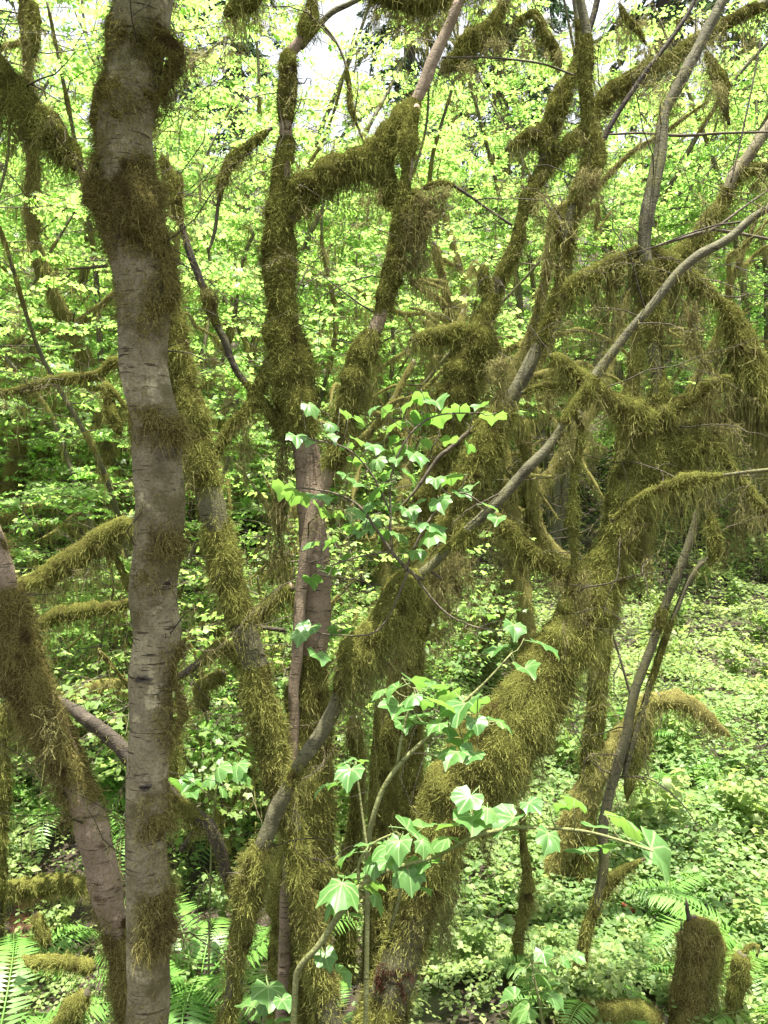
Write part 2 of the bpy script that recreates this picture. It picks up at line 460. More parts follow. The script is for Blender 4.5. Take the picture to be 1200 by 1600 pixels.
def moss_on(P, R, Mv, H, seed, dens=1.0, lump=1.0, mfun=None, sides=16, wscale=1.0, thick=0.30, basetint=0.5, long_k=1.0):
    """moss coat along a path: overlapping cushions on a hull, plus strands. returns MB or None"""
    rng = np.random.default_rng(seed)
    n = len(P)
    T, Nn, B = frames(P)
    s = np.concatenate([[0], np.cumsum(np.linalg.norm(np.diff(P, axis=0), axis=1))])
    Ym = max(1.5, float(np.mean(P[:, 1])))
    # rounded ends
    R = R.copy(); ecap = np.minimum(s, s[-1] - s) / np.maximum(R, .012)
    R *= np.sqrt(np.clip(1 - np.clip(1 - ecap, 0, 1) ** 2, .06, 1))
    a = np.linspace(0, 2 * np.pi, sides, endpoint=False)
    nn = np.cos(a)[None, :, None] * Nn[:, None] + np.sin(a)[None, :, None] * B[:, None]
    surf = P[:, None] + nn * R[:, None, None]
    rep = lambda v: np.repeat(v, sides)
    def field(Q, nv, m):
        f = m * (0.40 + 1.2 * vnoise(Q, 7.0, seed))
        if mfun is not None: f = np.maximum(f, mfun(Q, nv) * (0.75 + 0.5 * vnoise(Q, 22.0, seed + 5)))
        return f
    def dome(Q):
        cs = np.clip(0.62 / max(float(np.mean(R)), .016), 7.5, 26.0)
        Q2 = Q * np.array([1, 1, .72])
        d, cid, dz = worley(Q2, cs, seed + 30)
        d2, c2, _ = worley(Q2, cs * 2.3, seed + 40)
        h = np.clip(1.05 - d * 1.15, 0, 1) ** .8 * np.clip(1.0 - 0.25 * dz, .6, 1.3)
        return .78 * h + .30 * np.clip(1 - d2, 0, 1), cid, d
    q = surf.reshape(-1, 3)
    mv = field(q, nn.reshape(-1, 3), rep(Mv)).reshape(n, sides)
    dm, cid, _ = dome(q)
    dmr = dm.reshape(n, sides)
    th = np.clip(mv - 0.30, 0, 0.9) * (thick * R[:, None] + 0.0035) * (0.02 + 2.7 * dmr * lump)
    kb = 1 - .28 * np.clip(mv, 0, 1)
    hull = P[:, None] + nn * (R[:, None] * kb + th)[..., None]
    mb = MB()
    i = np.arange(n - 1)[:, None] * sides; j = np.arange(sides)[None]; j2 = (j + 1) % sides
    quads = np.stack([i + j, i + j2, i + sides + j2, i + sides + j], -1).reshape(-1, 4)
    keep = (mv.ravel()[quads] > 0.46).all(1)
    if keep.sum() == 0: return None
    used, inv = np.unique(quads[keep], return_inverse=True)
    mb.add(hull.reshape(-1, 3)[used], [inv.reshape(-1, 4)], np.clip(0.16 + 0.42 * dm[used] + (basetint - .5), 0, 1), 0.0)  # dead brown base, with shade of the hollows put into its tint
    seglen = np.gradient(s)
    mx = np.clip(mv.max(1), 0, 1); mx = mx * np.where(P[:, 2] > CZ + .80 * P[:, 1], .25, 1.0); wgt = seglen * np.maximum(R, .006) * mx + 1e-12     # thinner far above the view
    area = float((seglen * 2 * np.pi * (R + 0.01) * mx).sum())
    cnt = int(area * 37000.0 * (3.0 / Ym) ** 2 * dens)
    if cnt > 0:
        k = rng.choice(n, cnt, p=wgt / wgt.sum())
        ph = rng.uniform(0, 2 * np.pi, cnt)
        jf = ph / (2 * np.pi) * sides; j0 = np.floor(jf).astype(int) % sides; jf = jf - np.floor(jf)
        Pn = P[k] + T[k] * (rng.uniform(-.5, .5, cnt) * seglen[k])[:, None]
        nv = np.cos(ph)[:, None] * Nn[k] + np.sin(ph)[:, None] * B[k]
        bil = lambda A: A[k, j0] * (1 - jf) + A[k, (j0 + 1) % sides] * jf
        m = bil(mv)
        ok = rng.random(cnt) < np.clip((m - 0.10) * 2.0, 0, 1)
        k, Pn, nv, m, j0, jf = k[ok], Pn[ok], nv[ok], m[ok], j0[ok], jf[ok]
        base = Pn + nv * (R[k] * bil(kb) + bil(th) * (0.8 + 0.2 * rng.random(len(k))))[:, None]
        dmk, ck, _ = dome(base)
        under = np.clip(-nv[:, 2], 0, 1); top = np.clip(nv[:, 2], 0, 1)
        Lb = (0.005 + 0.019 * rng.random(len(k)) ** 2.2 + .02 * (rng.random(len(k)) > .94)) * (0.45 + 1.1 * dmk) * (Ym / 3.0) ** 0.35 * (1 - .35 * top) * np.clip(.35 + R[k] / .05, .5, 1)
        cell = np.floor(s[k] / .045 + 50); z0 = cell * 0
        cen = (cell - 50 + .2 + .6 * hashf(cell.astype(np.int64), z0.astype(np.int64), z0.astype(np.int64), seed)) * .045
        tl = hashf(cell.astype(np.int64), z0.astype(np.int64) + 1, z0.astype(np.int64), seed) ** 1.6
        off = (s[k] - cen) / .013
        tassel = tl * np.exp(-off ** 2) + .12
        lng = (rng.random(len(k)) < .6) * (under ** .5) * np.clip(1.25 - R[k] / .10, .45, 1)
        L = Lb + 2.3 * H[k] * tassel * lng * (rng.random(len(k)) ** 1.2) * long_k
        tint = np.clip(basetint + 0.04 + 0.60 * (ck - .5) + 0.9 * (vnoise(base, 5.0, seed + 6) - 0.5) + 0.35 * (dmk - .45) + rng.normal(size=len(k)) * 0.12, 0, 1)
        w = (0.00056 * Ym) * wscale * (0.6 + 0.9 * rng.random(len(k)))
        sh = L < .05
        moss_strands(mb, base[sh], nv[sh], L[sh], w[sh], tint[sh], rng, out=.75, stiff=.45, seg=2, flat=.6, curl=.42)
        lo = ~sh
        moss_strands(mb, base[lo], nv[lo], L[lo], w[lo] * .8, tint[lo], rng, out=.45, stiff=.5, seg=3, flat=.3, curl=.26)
    return mb

def drape(mb, p0, length, width, count, rng, w=0.003, tint=0.4, taper=1.0):
    """a curtain of hanging moss under point p0: thin pointed tassels of uneven length, gaps between"""
    nt_ = max(3, int(width / .008)); count = int(count * .62)
    ce = np.stack([rng.uniform(-.75, .75, nt_) * width, rng.normal(size=nt_) * .012, rng.normal(size=nt_) * .012], -1)
    tl = length * rng.uniform(.2, 1.0, nt_) ** 1.4 * 1.35
    pr = tl / tl.sum(); g = rng.choice(nt_, count, p=pr)
    u = rng.random(count) ** 1.2
    sp = .0065 * (1 - .8 * u)[:, None] + .001
    base = p0 + ce[g] + rng.normal(size=(count, 3)) * sp * np.array([1, 1, .5]); base[:, 2] -= u * tl[g] * .85
    ph = rng.uniform(0, 6.28, nt_)
    base[:, 0] += .009 * np.sin(u * 6 * (tl[g] / .2) + ph[g])
    L = (.015 + .20 * tl[g] * rng.random(count)) * (1 - .3 * u)
    nor = nrm(np.stack([rng.normal(size=count), rng.normal(size=count), 0 * u], -1))
    tg = rng.normal(size=nt_) * .2
    moss_strands(mb, base, nor, L, w * .62 * (0.6 + 0.8 * rng.random(count)), np.clip(tint + tg[g] + rng.normal(size=count) * .12, 0, 1), rng, out=0.22, stiff=0.75, curl=.34)

# ------------------------------------------------------------------ trees traced from the photograph, each at its own distance
SEED = [100]
TW = {}
def limb_mesh(root, origin, pts, Y, bark, pname, moss='moss', sides=12, rough=0.06, parent=None, mfun=None, dens=1.0, to_ground=False, thick=0.30, basetint=0.5, label=None, long_k=1.0, wscale=1.0):
    SEED[0] += 13
    pts = [tuple(p) + (0,) * (5 - len(p)) for p in pts]
    if isinstance(Y, tuple):
        Ys = np.interp(np.linspace(0, 1, len(pts)), np.linspace(0, 1, len(Y)), Y)
    else:
        Ys = np.full(len(pts), float(Y))
    rows = []
    for p, y in zip(pts, Ys):
        w = wp(p[0], p[1], y)
        rows.append([*w, p[2] / F * y * (1 - .14 * min(p[3], 1)), p[3], p[4] / F * y])
    if to_ground:
        a = np.array(rows[0]); d = a[:3] - np.array(rows[1])[:3]; d = d / max(1e-6, -d[2]) if d[2] < 0 else np.array([0, 0, -1.0])
        d[:2] = np.clip(d[:2], -.35, .35)
        g = gz(a[0], a[1]); dz = a[2] - g + 0.12
        if dz > 0.02:
            b = a.copy(); b[:3] = a[:3] + d * dz; b[3] = a[3] * 1.35
            rows.insert(0, list(b))
    C = np.array(rows)
    S, s = spline(C, 0.022 if C[:, 1].mean() < 4 else 0.035)
    P, R, Mv, H = S[:, :3].copy(), S[:, 3], np.clip(S[:, 4], 0, 1.3), S[:, 5]
    # slight natural kinks
    amp = np.minimum(R * 0.25, 0.008)
    P[1:-1] += ((np.stack([vnoise(P, 9, SEED[0] + q) for q in (1, 2, 3)], -1) - .5) * 2 * amp[:, None])[1:-1]
    mb = MB(); tube(mb, P, np.maximum(R * (1 - 0.32 * np.clip(Mv, 0, 1)), 0.0012), sides, rough, SEED[0])
    o = part(pname, mb.mesh(pname, M[bark], origin), parent or root, label)
    if Mv.max() > 0.05 or mfun is not None:
        mm = moss_on(P, np.maximum(R, 0.002), Mv, H, SEED[0], dens=dens, mfun=mfun, thick=thick, basetint=basetint, long_k=long_k, wscale=wscale)
        if mm is not None:
            part('moss', mm.mesh('moss', M[moss], origin), o, kind='stuff')
    if H.max() > .02 and Mv.max() > .3:
        rw = np.random.default_rng(SEED[0] + 5)
        wt = np.where((H > .02) & (P[:, 2] < CZ + .75 * P[:, 1]), H, 0) * np.gradient(s)
        cnt = int(wt.sum() * 3000 * (3.0 / C[:, 1].mean()))
        if cnt > 3:
            kk = rw.choice(len(P), cnt, p=wt / wt.sum())
            # strands gather in uneven curtains
            keep = rw.random(cnt) < np.clip(vnoise(np.stack([s[kk], 0 * s[kk], 0 * s[kk]], -1), 14.0, SEED[0]) * 2.2 - .55, .05, 1); kk = kk[keep]; cnt = len(kk)
            ph = rw.normal(size=cnt) * .8
            T_, N_, B_ = frames(P)
            hx = nrm(np.cross(T_[kk], np.array([0, 0, 1.0]))); base = P[kk] + hx * (np.sin(ph) * R[kk] * .8)[:, None]; base[:, 2] -= np.cos(ph) * R[kk] * .6
            base += T_[kk] * rw.uniform(-.012, .012, cnt)[:, None]
            L = H[kk] * rw.exponential(.75, cnt).clip(.1, 2.6) + .01
            wm = MB(); moss_strands(wm, base, nrm(rw.normal(size=(cnt, 3))), L, np.full(cnt, .00066 * C[:, 1].mean()) * rw.uniform(.6, 1.3, cnt), np.clip(rw.normal(.5, .2, cnt), 0, 1), rw, out=.25, stiff=.75, curl=.34)
            part('hanging_moss', wm.mesh('hanging_moss', M['beard'], origin), o, kind='stuff')
    if C[:, 1].mean() < 5 and pname in ('trunk', 'limb') and R.mean() > .004:
        TW.setdefault(root, []).append((P, R, origin))
    return o, P, R

def root_at(u, v, Y):
    p = wp(u, v, Y)
    return np.array([p[0], p[1], gz(p[0], p[1])])

def tree(name, label, cat, limbs, bark, Y, base_uv, **kw):
    b = root_at(base_uv[0], base_uv[1], Y if not isinstance(Y, tuple) else Y[0])
    root = thing(name, label, cat, b)
    for i, L in enumerate(limbs):
        L = dict(L)
        pts = L.pop('pts')
        limb_mesh(root, b, pts, L.pop('Y', Y), L.pop('bark', bark), L.pop('name', 'trunk' if i == 0 else 'limb'), **{**kw, **L})
    return root, b

def patch_fun(zc, zh, az, aw, strength=1.0):
    """moss patch on an upright trunk: centred at height zc (half zh), facing azimuth az (0 = +x, 90 = -y), half width aw"""
    def f(Q, nv):
        ang = np.degrees(np.arctan2(-nv[:, 1], nv[:, 0]))
        da = np.abs((ang - az + 180) % 360 - 180)
        wob = (vnoise(Q, 14, 77) - .5) * 0.9
        return np.clip(1.35 - np.maximum(np.abs(Q[:, 2] - zc) / zh, da / aw) + wob, 0, 1.1) * strength
    return f
def zpx(v, Y): return CZ - (v - 800.0) / F * Y
def pf(v0, v1, az, aw, Y=2.0, strength=1.0):
    return patch_fun(zpx((v0 + v1) / 2, Y), abs(v1 - v0) / 2 / F * Y, az, aw, strength)
def allpf(*fs):
    return lambda Q, nv: np.maximum.reduce([f(Q, nv) for f in fs])

# ---- the ground first
gx = np.concatenate([np.linspace(-90, -14, 20), np.linspace(-13, 13, 105), np.linspace(14, 90, 20)])
gy = np.concatenate([np.linspace(-6, 0, 12), np.linspace(.2, 18, 80), np.linspace(18.6, 110, 50)])
GX, GY = np.meshgrid(gx, gy)
GZ = ground_z(GX, GY)
ny, nx = GX.shape
mb = MB()
i = (np.arange(ny - 1)[:, None] * nx + np.arange(nx - 1)[None]).ravel()
mb.add(np.stack([GX, GY, GZ], -1).reshape(-1, 3), [np.stack([i, i + 1, i + nx + 1, i + nx], -1)])
part('ground', mb.mesh('ground', M['soil']), kind='structure')

# ---- near smooth trunk with moss clumps (left)
Y1 = 2.0
r1, b1 = tree('alder_tree', 'thick smooth grey trunk with a row of moss clumps, standing closest at left', 'tree', [
    dict(to_ground=True, sides=24, rough=0.035, moss='moss_brown', dens=1.7, thick=0.52, pts=[
        (225, 1720, 34), (228, 1600, 33), (229, 1500, 33), (231, 1400, 33), (228, 1300, 31), (233, 1200, 32), (237, 1100, 33.5), (241, 1000, 36),
        (243, 900, 37), (247, 800, 38), (249, 700, 38), (243, 660, 36), (230, 600, 37), (222, 533, 38), (222, 480, 41), (219, 420, 45), (206, 350, 44),
        (198, 280, 43), (192, 200, 42), (205, 140, 42), (220, 60, 43), (229, 0, 43), (238, -90, 42), (250, -300, 38), (240, -700, 30), (270, -1300, 20)],
        mfun=allpf(pf(1380, 1480, 25, 75), pf(1255, 1300, 30, 60), pf(1225, 1250, 40, 55, strength=.8), pf(1020, 1200, 5, 42), pf(820, 880, 30, 60), pf(640, 700, 60, 120),
                   pf(385, 520, 15, 62), pf(235, 385, 172, 62), pf(240, 400, 45, 70), pf(40, 180, 5, 50), pf(120, 240, 180, 55), pf(0, 120, 185, 30, strength=.8), pf(860, 960, 100, 50, strength=.55), pf(1560, 1680, 60, 60, strength=.5), pf(-150, 560, 110, 125, strength=.42), pf(700, 1000, 70, 80, strength=.24), pf(1000, 1560, 15, 60, strength=.34))),
    dict(Y=2.05, moss='moss', dens=1.15, thick=.42, sides=14, pts=[(150, 290, 7, 0), (128, 268, 8, .35, 8), (112, 245, 13, 1, 60), (85, 215, 19, 1.1, 85), (55, 180, 21, 1.1, 60), (30, 150, 21, 1.1, 120), (0, 115, 21, 1.1, 100), (-60, 60, 20, 1, 120), (-160, -30, 20, .8, 80), (-300, -150, 12, .6, 60)]),
    dict(Y=2.2, bark='twig', sides=6, pts=[(168, 415, 3), (140, 418, 2.4), (105, 420, 1.6)]),
], 'alder', Y1, (225, 1900))
# moss beard hanging off its limb
rng = np.random.default_rng(5)
mb = MB(); drape(mb, wp(40, 175, 2.05), 0.26, 0.020, 900, rng, 0.0024, .4); drape(mb, wp(12, 150, 2.05), 0.30, 0.05, 900, rng, 0.0024, .5)
part('moss', mb.mesh('moss', M['moss_brown'], b1), r1, kind='stuff')
mb = MB(); drape(mb, wp(280, 75, 2.02), 0.14, 0.05, 900, rng, 0.0022, .5); drape(mb, wp(300, 85, 2.02), 0.10, 0.04, 500, rng, 0.0022, .6)
part('hanging_moss', mb.mesh('hanging_moss', M['beard'], b1), r1, kind='stuff')

rc = np.random.default_rng(63)  # unseen crown above the view, placed and thinned to dapple this trunk with shade
n = 60
cx = rc.normal(size=n) * .42 - .95; cy = 1.85 + rc.normal(size=n) * .25
ok = (cy > 1.1) & (cy < 2.35); cx, cy = cx[ok], cy[ok]; n = len(cx)
cz = CZ + .70 * cy + .1 + rc.exponential(.7, n)
LPc, LDc = [], []
tb = MB()
for q in range(n):
    a = rc.uniform(0, 6.28); e = np.array([math.cos(a), math.sin(a), rc.uniform(-.2, .1)]) * rc.uniform(.15, .35)
    p0 = np.array([cx[q], cy[q], cz[q]]); p1 = p0 + e
    f = np.linspace(.2, 1, 9)[:, None]; p = p0 + (p1 - p0) * f
    p = p[p[:, 2] > CZ + .67 * p[:, 1]]
    sd = rc.uniform(-1.3, 1.3, len(p)) + a
    LPc.append(p); LDc.append(np.stack([np.cos(sd), np.sin(sd), rc.uniform(-.4, 0, len(p))], -1))
    tr = np.array([-1.15 + .2 * rc.normal(), 2.0, cz[q] - .3]); tr[2] = max(tr[2], CZ + .70 * 2 + .1)
    tube(tb, np.array([tr, (tr + p0) / 2 + np.array([0, 0, .06]), p0, p1]), np.array([.006, .005, .003, .0015]), 4, cap=False)
LPc = np.concatenate(LPc); LDc = np.concatenate(LDc); m_ = len(LPc)
lm = MB(); scatter_leaves(lm, FAR, LPc, LDc, np.array([0, 0, 1.0]) + rc.normal(size=(m_, 3)) * .4, rc.uniform(.04, .07, m_), np.clip(rc.normal(.5, .2, m_), 0, 1))
part('branchwork', tb.mesh('branchwork', M['twig'], b1), r1, kind='stuff')
part('foliage', lm.mesh('foliage', M['leaf_far'], b1), r1, kind='stuff')
for (u, v, ru, rv) in [(262, 914, 9, 7), (226, 1231, 10, 5), (222, 1062, 14, 5)]:
    p = wp(u, v, 1.93); kb_ = MB(); g = []
    for ring, (k_, d_) in enumerate([(1.0, .006), (.8, -.006), (.45, -.001), (.0, .002)]):
        for a in np.linspace(0, 2 * np.pi, 12, endpoint=False):
            rr_ = 1 + .18 * math.sin(3 * a + u) + .1 * math.sin(7 * a)
            g.append([p[0] + math.cos(a) * ru / F * 2 * k_ * rr_, p[1] + d_ + .004 * abs(math.cos(a)), p[2] + math.sin(a) * rv / F * 2 * k_ * rr_])
    fq = [[r_ * 12 + a, r_ * 12 + (a + 1) % 12, (r_ + 1) * 12 + (a + 1) % 12, (r_ + 1) * 12 + a] for r_ in range(3) for a in range(12)]
    kb_.add(np.array(g), [np.array(fq)]); part('bark_knot', kb_.mesh('bark_knot', M['dark'], b1), r1)

# ---- lower left leaning trunk
tree('alder_tree', 'pinkish grey leaning trunk with brown moss sleeves, crossing the lower left corner', 'tree', [
    dict(to_ground=True, moss='moss_brown', sides=16, dens=1.1, pts=[(215, 1640, 24, .7, 10), (200, 1560, 25, .9, 10), (192, 1500, 25, .95, 20), (182, 1460, 25, .7, 20), (168, 1400, 27, .25, 10), (150, 1330, 27, .2), (140, 1290, 28, .1), (130, 1260, 30, .6, 30), (112, 1210, 30, .8, 20), (92, 1160, 32, .7, 30), (65, 1110, 33, .75, 30), (42, 1050, 34, 1, 30), (28, 1000, 34, 1.1, 30), (12, 950, 28, 1, 30), (0, 905, 24, .1), (-12, 870, 23, 0), (-40, 780, 22, 0), (-90, 600, 20, .4), (-120, 300, 17, .2), (-100, -200, 12)],
         mfun=lambda Q, nv: np.clip(nv[:, 0] * .8 + .1, 0, .55) * (vnoise(Q, 9, 31) > .45)),
], 'pink', 2.25, (215, 1850))

# ---- slanting mossy trunk behind the near one
tree('mossy_tree', 'moss-sleeved leaning trunk running down from behind the closest grey trunk', 'tree', [
    dict(to_ground=True, sides=14, pts=[(452, 1290, 20, .6), (436, 1215, 23, .8, 20), (422, 1150, 27, .95, 20), (408, 1090, 27, 1, 20), (398, 1040, 25, .5), (384, 990, 25, .4), (372, 950, 25, .95, 10), (358, 900, 25, .95), (346, 855, 25, .9), (335, 810, 24, .35), (326, 775, 24, .2), (316, 735, 26, 1, 20), (305, 680, 27, 1.1, 20), (292, 620, 26, 1.0, 10), (278, 560, 23, 1, 10), (265, 510, 21, .9), (250, 440, 20, .8), (235, 350, 18, .8), (225, 200, 16, .6), (235, -50, 13, .5), (260, -400, 9, .3)],
         mfun=None),
    dict(Y=2.9, bark='dark', moss='moss', pts=[(395, 1060, 9, .6, 10), (350, 1010, 11, .9, 20), (318, 1035, 10, .7, 20), (285, 1055, 7, .5, 20), (250, 1075, 6, .5, 10)]),
    dict(Y=2.95, pts=[(352, 1050, 9, .9, 30), (328, 1065, 12, 1, 30), (312, 1080, 12, 1.1, 40), (322, 1110, 10, 1, 10)]),
], 'maple', 2.8, (440, 1500))

# ---- central upright trunk
r3, b3 = tree('mossy_tree', 'upright central trunk with bare pink bark midway and thick moss above and below', 'tree', [
    dict(to_ground=True, sides=18, thick=.32, pts=[(455, 1680, 46, .9), (462, 1600, 44, 1, 10), (466, 1500, 42, 1, 20), (470, 1400, 42, 1.05, 20), (474, 1300, 41, 1.1, 20), (476, 1200, 38, 1, 20), (480, 1100, 33, 1.1), (484, 1040, 30, .7), (489, 990, 29, .25), (492, 940, 27, .05), (494, 900, 25, 0), (490, 860, 24, .1), (484, 800, 23, .2), (480, 740, 22, .1), (478, 705, 22, .15), (470, 660, 25, .9), (460, 615, 30, 1.1, 20), (452, 570, 32, 1.15, 20), (447, 520, 28, 1, 10), (440, 480, 24, 1), (437, 430, 24, 1.05), (436, 380, 24, 1.05), (436, 335, 25, 1.1, 10), (438, 300, 20, .95), (440, 260, 17, .6), (447, 230, 14, 1), (446, 205, 12, .2), (447, 170, 12.5, 1), (450, 120, 12.5, 1.05), (451, 90, 13, 1), (463, 72, 9, .1), (473, 60, 10, .4), (483, 38, 13, 1.1, 30), (487, 10, 11, .6), (492, -40, 10, .5), (500, -250, 9, .3), (520, -600, 6)]),
    dict(thick=.36, pts=[(452, 345, 18, .9, 10), (463, 312, 22, 1.1, 60), (490, 288, 24, 1.15, 55), (525, 268, 25, 1.15, 65), (560, 255, 26, 1.15, 70), (590, 240, 25, 1.1, 60), (612, 212, 21, 1.1, 40), (632, 185, 16, 1, 30), (648, 160, 11, .5, 20), (660, 135, 9.5, .0), (676, 95, 10, .1), (692, 60, 9.5, .2), (708, 25, 10, .45), (722, -20, 9, .3), (760, -200, 8, .4), (800, -500, 5)]),
    dict(thick=.4, pts=[(588, 250, 15, 1, 40), (600, 282, 15, 1.1, 60), (615, 310, 14, 1.1, 40), (628, 325, 11, 1, 20)]),
    dict(pts=[(470, 75, 5, .1), (500, 38, 5, .15), (520, 18, 5, .1), (545, 6, 4.5, .1), (570, -8, 4, .2), (620, -60, 3)], bark='maple', sides=8),
    dict(bark='twig', sides=6, pts=[(505, 40, 2.5), (525, 65, 2.3, .3), (538, 95, 2.8, .7, 20), (545, 130, 4, 1, 40), (548, 165, 4, 1, 40), (560, 200, 2, .4, 10), (570, 225, 1.2)]),
    dict(bark='dark', pts=[(433, 545, 8, 1, 30), (420, 570, 8, 1, 40), (405, 600, 9, 1.1, 50), (388, 640, 10, 1, 40), (360, 670, 10, 1.1, 40), (343, 695, 10, 1.1, 40), (337, 720, 7, .8, 60)]),
    dict(bark='dark', pts=[(448, 690, 10, 1, 30), (436, 665, 9, 1, 20), (418, 640, 8, .8, 20), (395, 612, 6.5, .5), (375, 588, 6, .3), (362, 560, 6, .2), (350, 530, 6.5, .2), (338, 508, 7, .6, 20), (325, 470, 8, .9, 50), (312, 435, 7, .3), (300, 405, 6.5, .2), (288, 370, 7.5, .7, 30), (277, 325, 9, 1.1, 40), (266, 285, 10, 1.1, 40), (253, 243, 5, .8)]),
    dict(bark='twig', thick=.5, pts=[(425, 200, 3.5, .5, 10), (405, 215, 6, 1, 30), (385, 232, 8, 1.1, 40), (362, 250, 9, 1.1, 50), (347, 285, 7, 1, 50), (341, 320, 3.5, .4, 10), (336, 360, 3), (325, 395, 2)]),
    dict(Y=2.95, pts=[(458, 915, 11, .9, 30), (435, 935, 13, 1.1, 40), (408, 958, 12, 1.1, 40), (390, 975, 7, .8, 30)]),
    dict(bark='dark', Y=2.9, sides=8, pts=[(445, 985, 4, .2), (420, 982, 4, .3, 10), (398, 978, 4.5, .5, 20)]),
], 'pink', 3.0, (455, 1780))
rng = np.random.default_rng(6)
mb = MB()
# long moss rope left of the trunk and the flap under the arch
for (u, v, L, w, c) in [(440, 690, .30, .05, 1300), (428, 770, .32, .045, 1500), (436, 850, .15, .05, 700), (385, 660, .28, .035, 700), (327, 560, .12, .030, 500), (328, 455, .20, .03, 500)]:
    drape(mb, wp(u, v, 2.97), L, w, c, rng, 0.003, .42)
part('hanging_moss', mb.mesh('hanging_moss', M['beard'], b3), r3, kind='stuff')

# ---- slender stem that climbs in front of the central trunk and hangs with moss
r4, b4 = tree('mossy_tree', 'slender curving stem with moss beards rising beside the central trunk to the high arch', 'tree', [
    dict(to_ground=True, sides=12, thick=.4, pts=[(458, 1120, 9, .2), (461, 1040, 9, .05), (466, 980, 9, 0), (472, 910, 9.5, .1), (480, 850, 10, 0), (490, 800, 10.5, 0), (508, 760, 11, .1), (524, 715, 15, 1, 40), (536, 675, 15, 1.1, 60), (548, 630, 17, 1.1, 60), (560, 575, 17, 1.15, 70), (576, 535, 16, .8, 50), (590, 502, 13, .3, 20), (604, 460, 13, 1, 30), (614, 425, 13, 1.1, 20), (622, 385, 12, .6, 10), (628, 345, 13, 1, 10), (632, 305, 11, .7), (638, 262, 10, .6), (641, 222, 14, 1.15, 40), (645, 195, 9, .9), (652, 165, 6, .6)]),
    dict(thick=.5, pts=[(632, 320, 7, 1, 40), (645, 308, 11, 1.2, 90), (660, 325, 11, 1.2, 140), (655, 350, 8, 1, 120), (645, 385, 6, 1, 80)]),
    dict(bark='dark', sides=8, thick=.6, pts=[(655, 300, 3, .5, 20), (672, 288, 3.5, .8, 60), (700, 286, 3.5, .7, 60), (725, 300, 2.6, .2, 30), (760, 325, 2.2), (800, 352, 1.8)]),
], 'pink', 2.9, (462, 1500))
mb = MB()
for (u, v, L, w, c) in [(652, 330, .33, .055, 2400), (668, 310, .20, .05, 1100), (640, 400, .15, .04, 700), (692, 290, .14, .07, 800), (585, 300, .10, .03, 300), (556, 590, .16, .05, 900), (594, 320, .26, .008, 120)]:
    drape(mb, wp(u, v, 2.88), L, w, c, rng, 0.003, .5)
part('hanging_moss', mb.mesh('hanging_moss', M['beard'], b4), r4, kind='stuff')

# ---- trunk behind centre, crown arching to the upper right
tree('mossy_tree', 'mossy trunk behind the young maple, its thick middle narrowing to arch toward upper right', 'tree', [
    dict(to_ground=True, pts=[(640, 1300, 22, .8), (640, 1150, 22, .8), (642, 1000, 22, .7), (655, 900, 22, .6), (668, 830, 24, .9, 20), (680, 760, 25, .9, 20), (694, 690, 27, 1, 20), (716, 610, 32, 1.15, 30), (742, 545, 30, 1.2, 50), (757, 500, 19, 1, 30), (772, 455, 12, .8, 30), (788, 418, 11, .6, 20), (803, 385, 12, .9, 20), (815, 340, 10, .5, 20), (828, 305, 12, 1, 30), (848, 268, 12, 1.05, 40), (880, 236, 12, 1.1, 40), (915, 200, 13, 1.1, 50), (945, 158, 15, 1.15, 50), (985, 122, 14, 1.1, 40), (1035, 95, 13, 1, 50), (1080, 68, 11, .7, 50), (1130, 38, 10, .6, 40), (1195, 5, 10, .6, 40), (1280, -60, 8, .5, 40), (1400, -250, 5, .3)]),
    dict(thick=.4, pts=[(836, 290, 8, .3), (848, 255, 8, .2), (855, 220, 13, 1.1, 40), (866, 180, 14, 1.15, 40), (882, 140, 12, 1.1, 40), (897, 108, 9, .8, 30), (905, 70, 6, .6, 30), (890, -60, 4)]),
    dict(thick=.5, pts=[(852, 205, 9, 1, 30), (835, 212, 10, 1.1, 50), (812, 222, 8, 1.1, 40), (790, 235, 5, .8, 20)]),
    dict(thick=.4, pts=[(735, 530, 12, 1.1, 40), (715, 518, 14, 1.15, 70), (690, 525, 12, 1.1, 70), (662, 528, 9, 1, 60), (640, 530, 6, .8, 50)]),
    dict(thick=.5, pts=[(768, 470, 7, 1, 40), (757, 440, 8, 1.1, 60), (755, 412, 6, .9, 40)]),
    dict(bark='twig', sides=6, pts=[(815, 290, 2.4), (845, 305, 2.4), (862, 330, 2)]),
], 'maple', 3.9, (640, 1500))

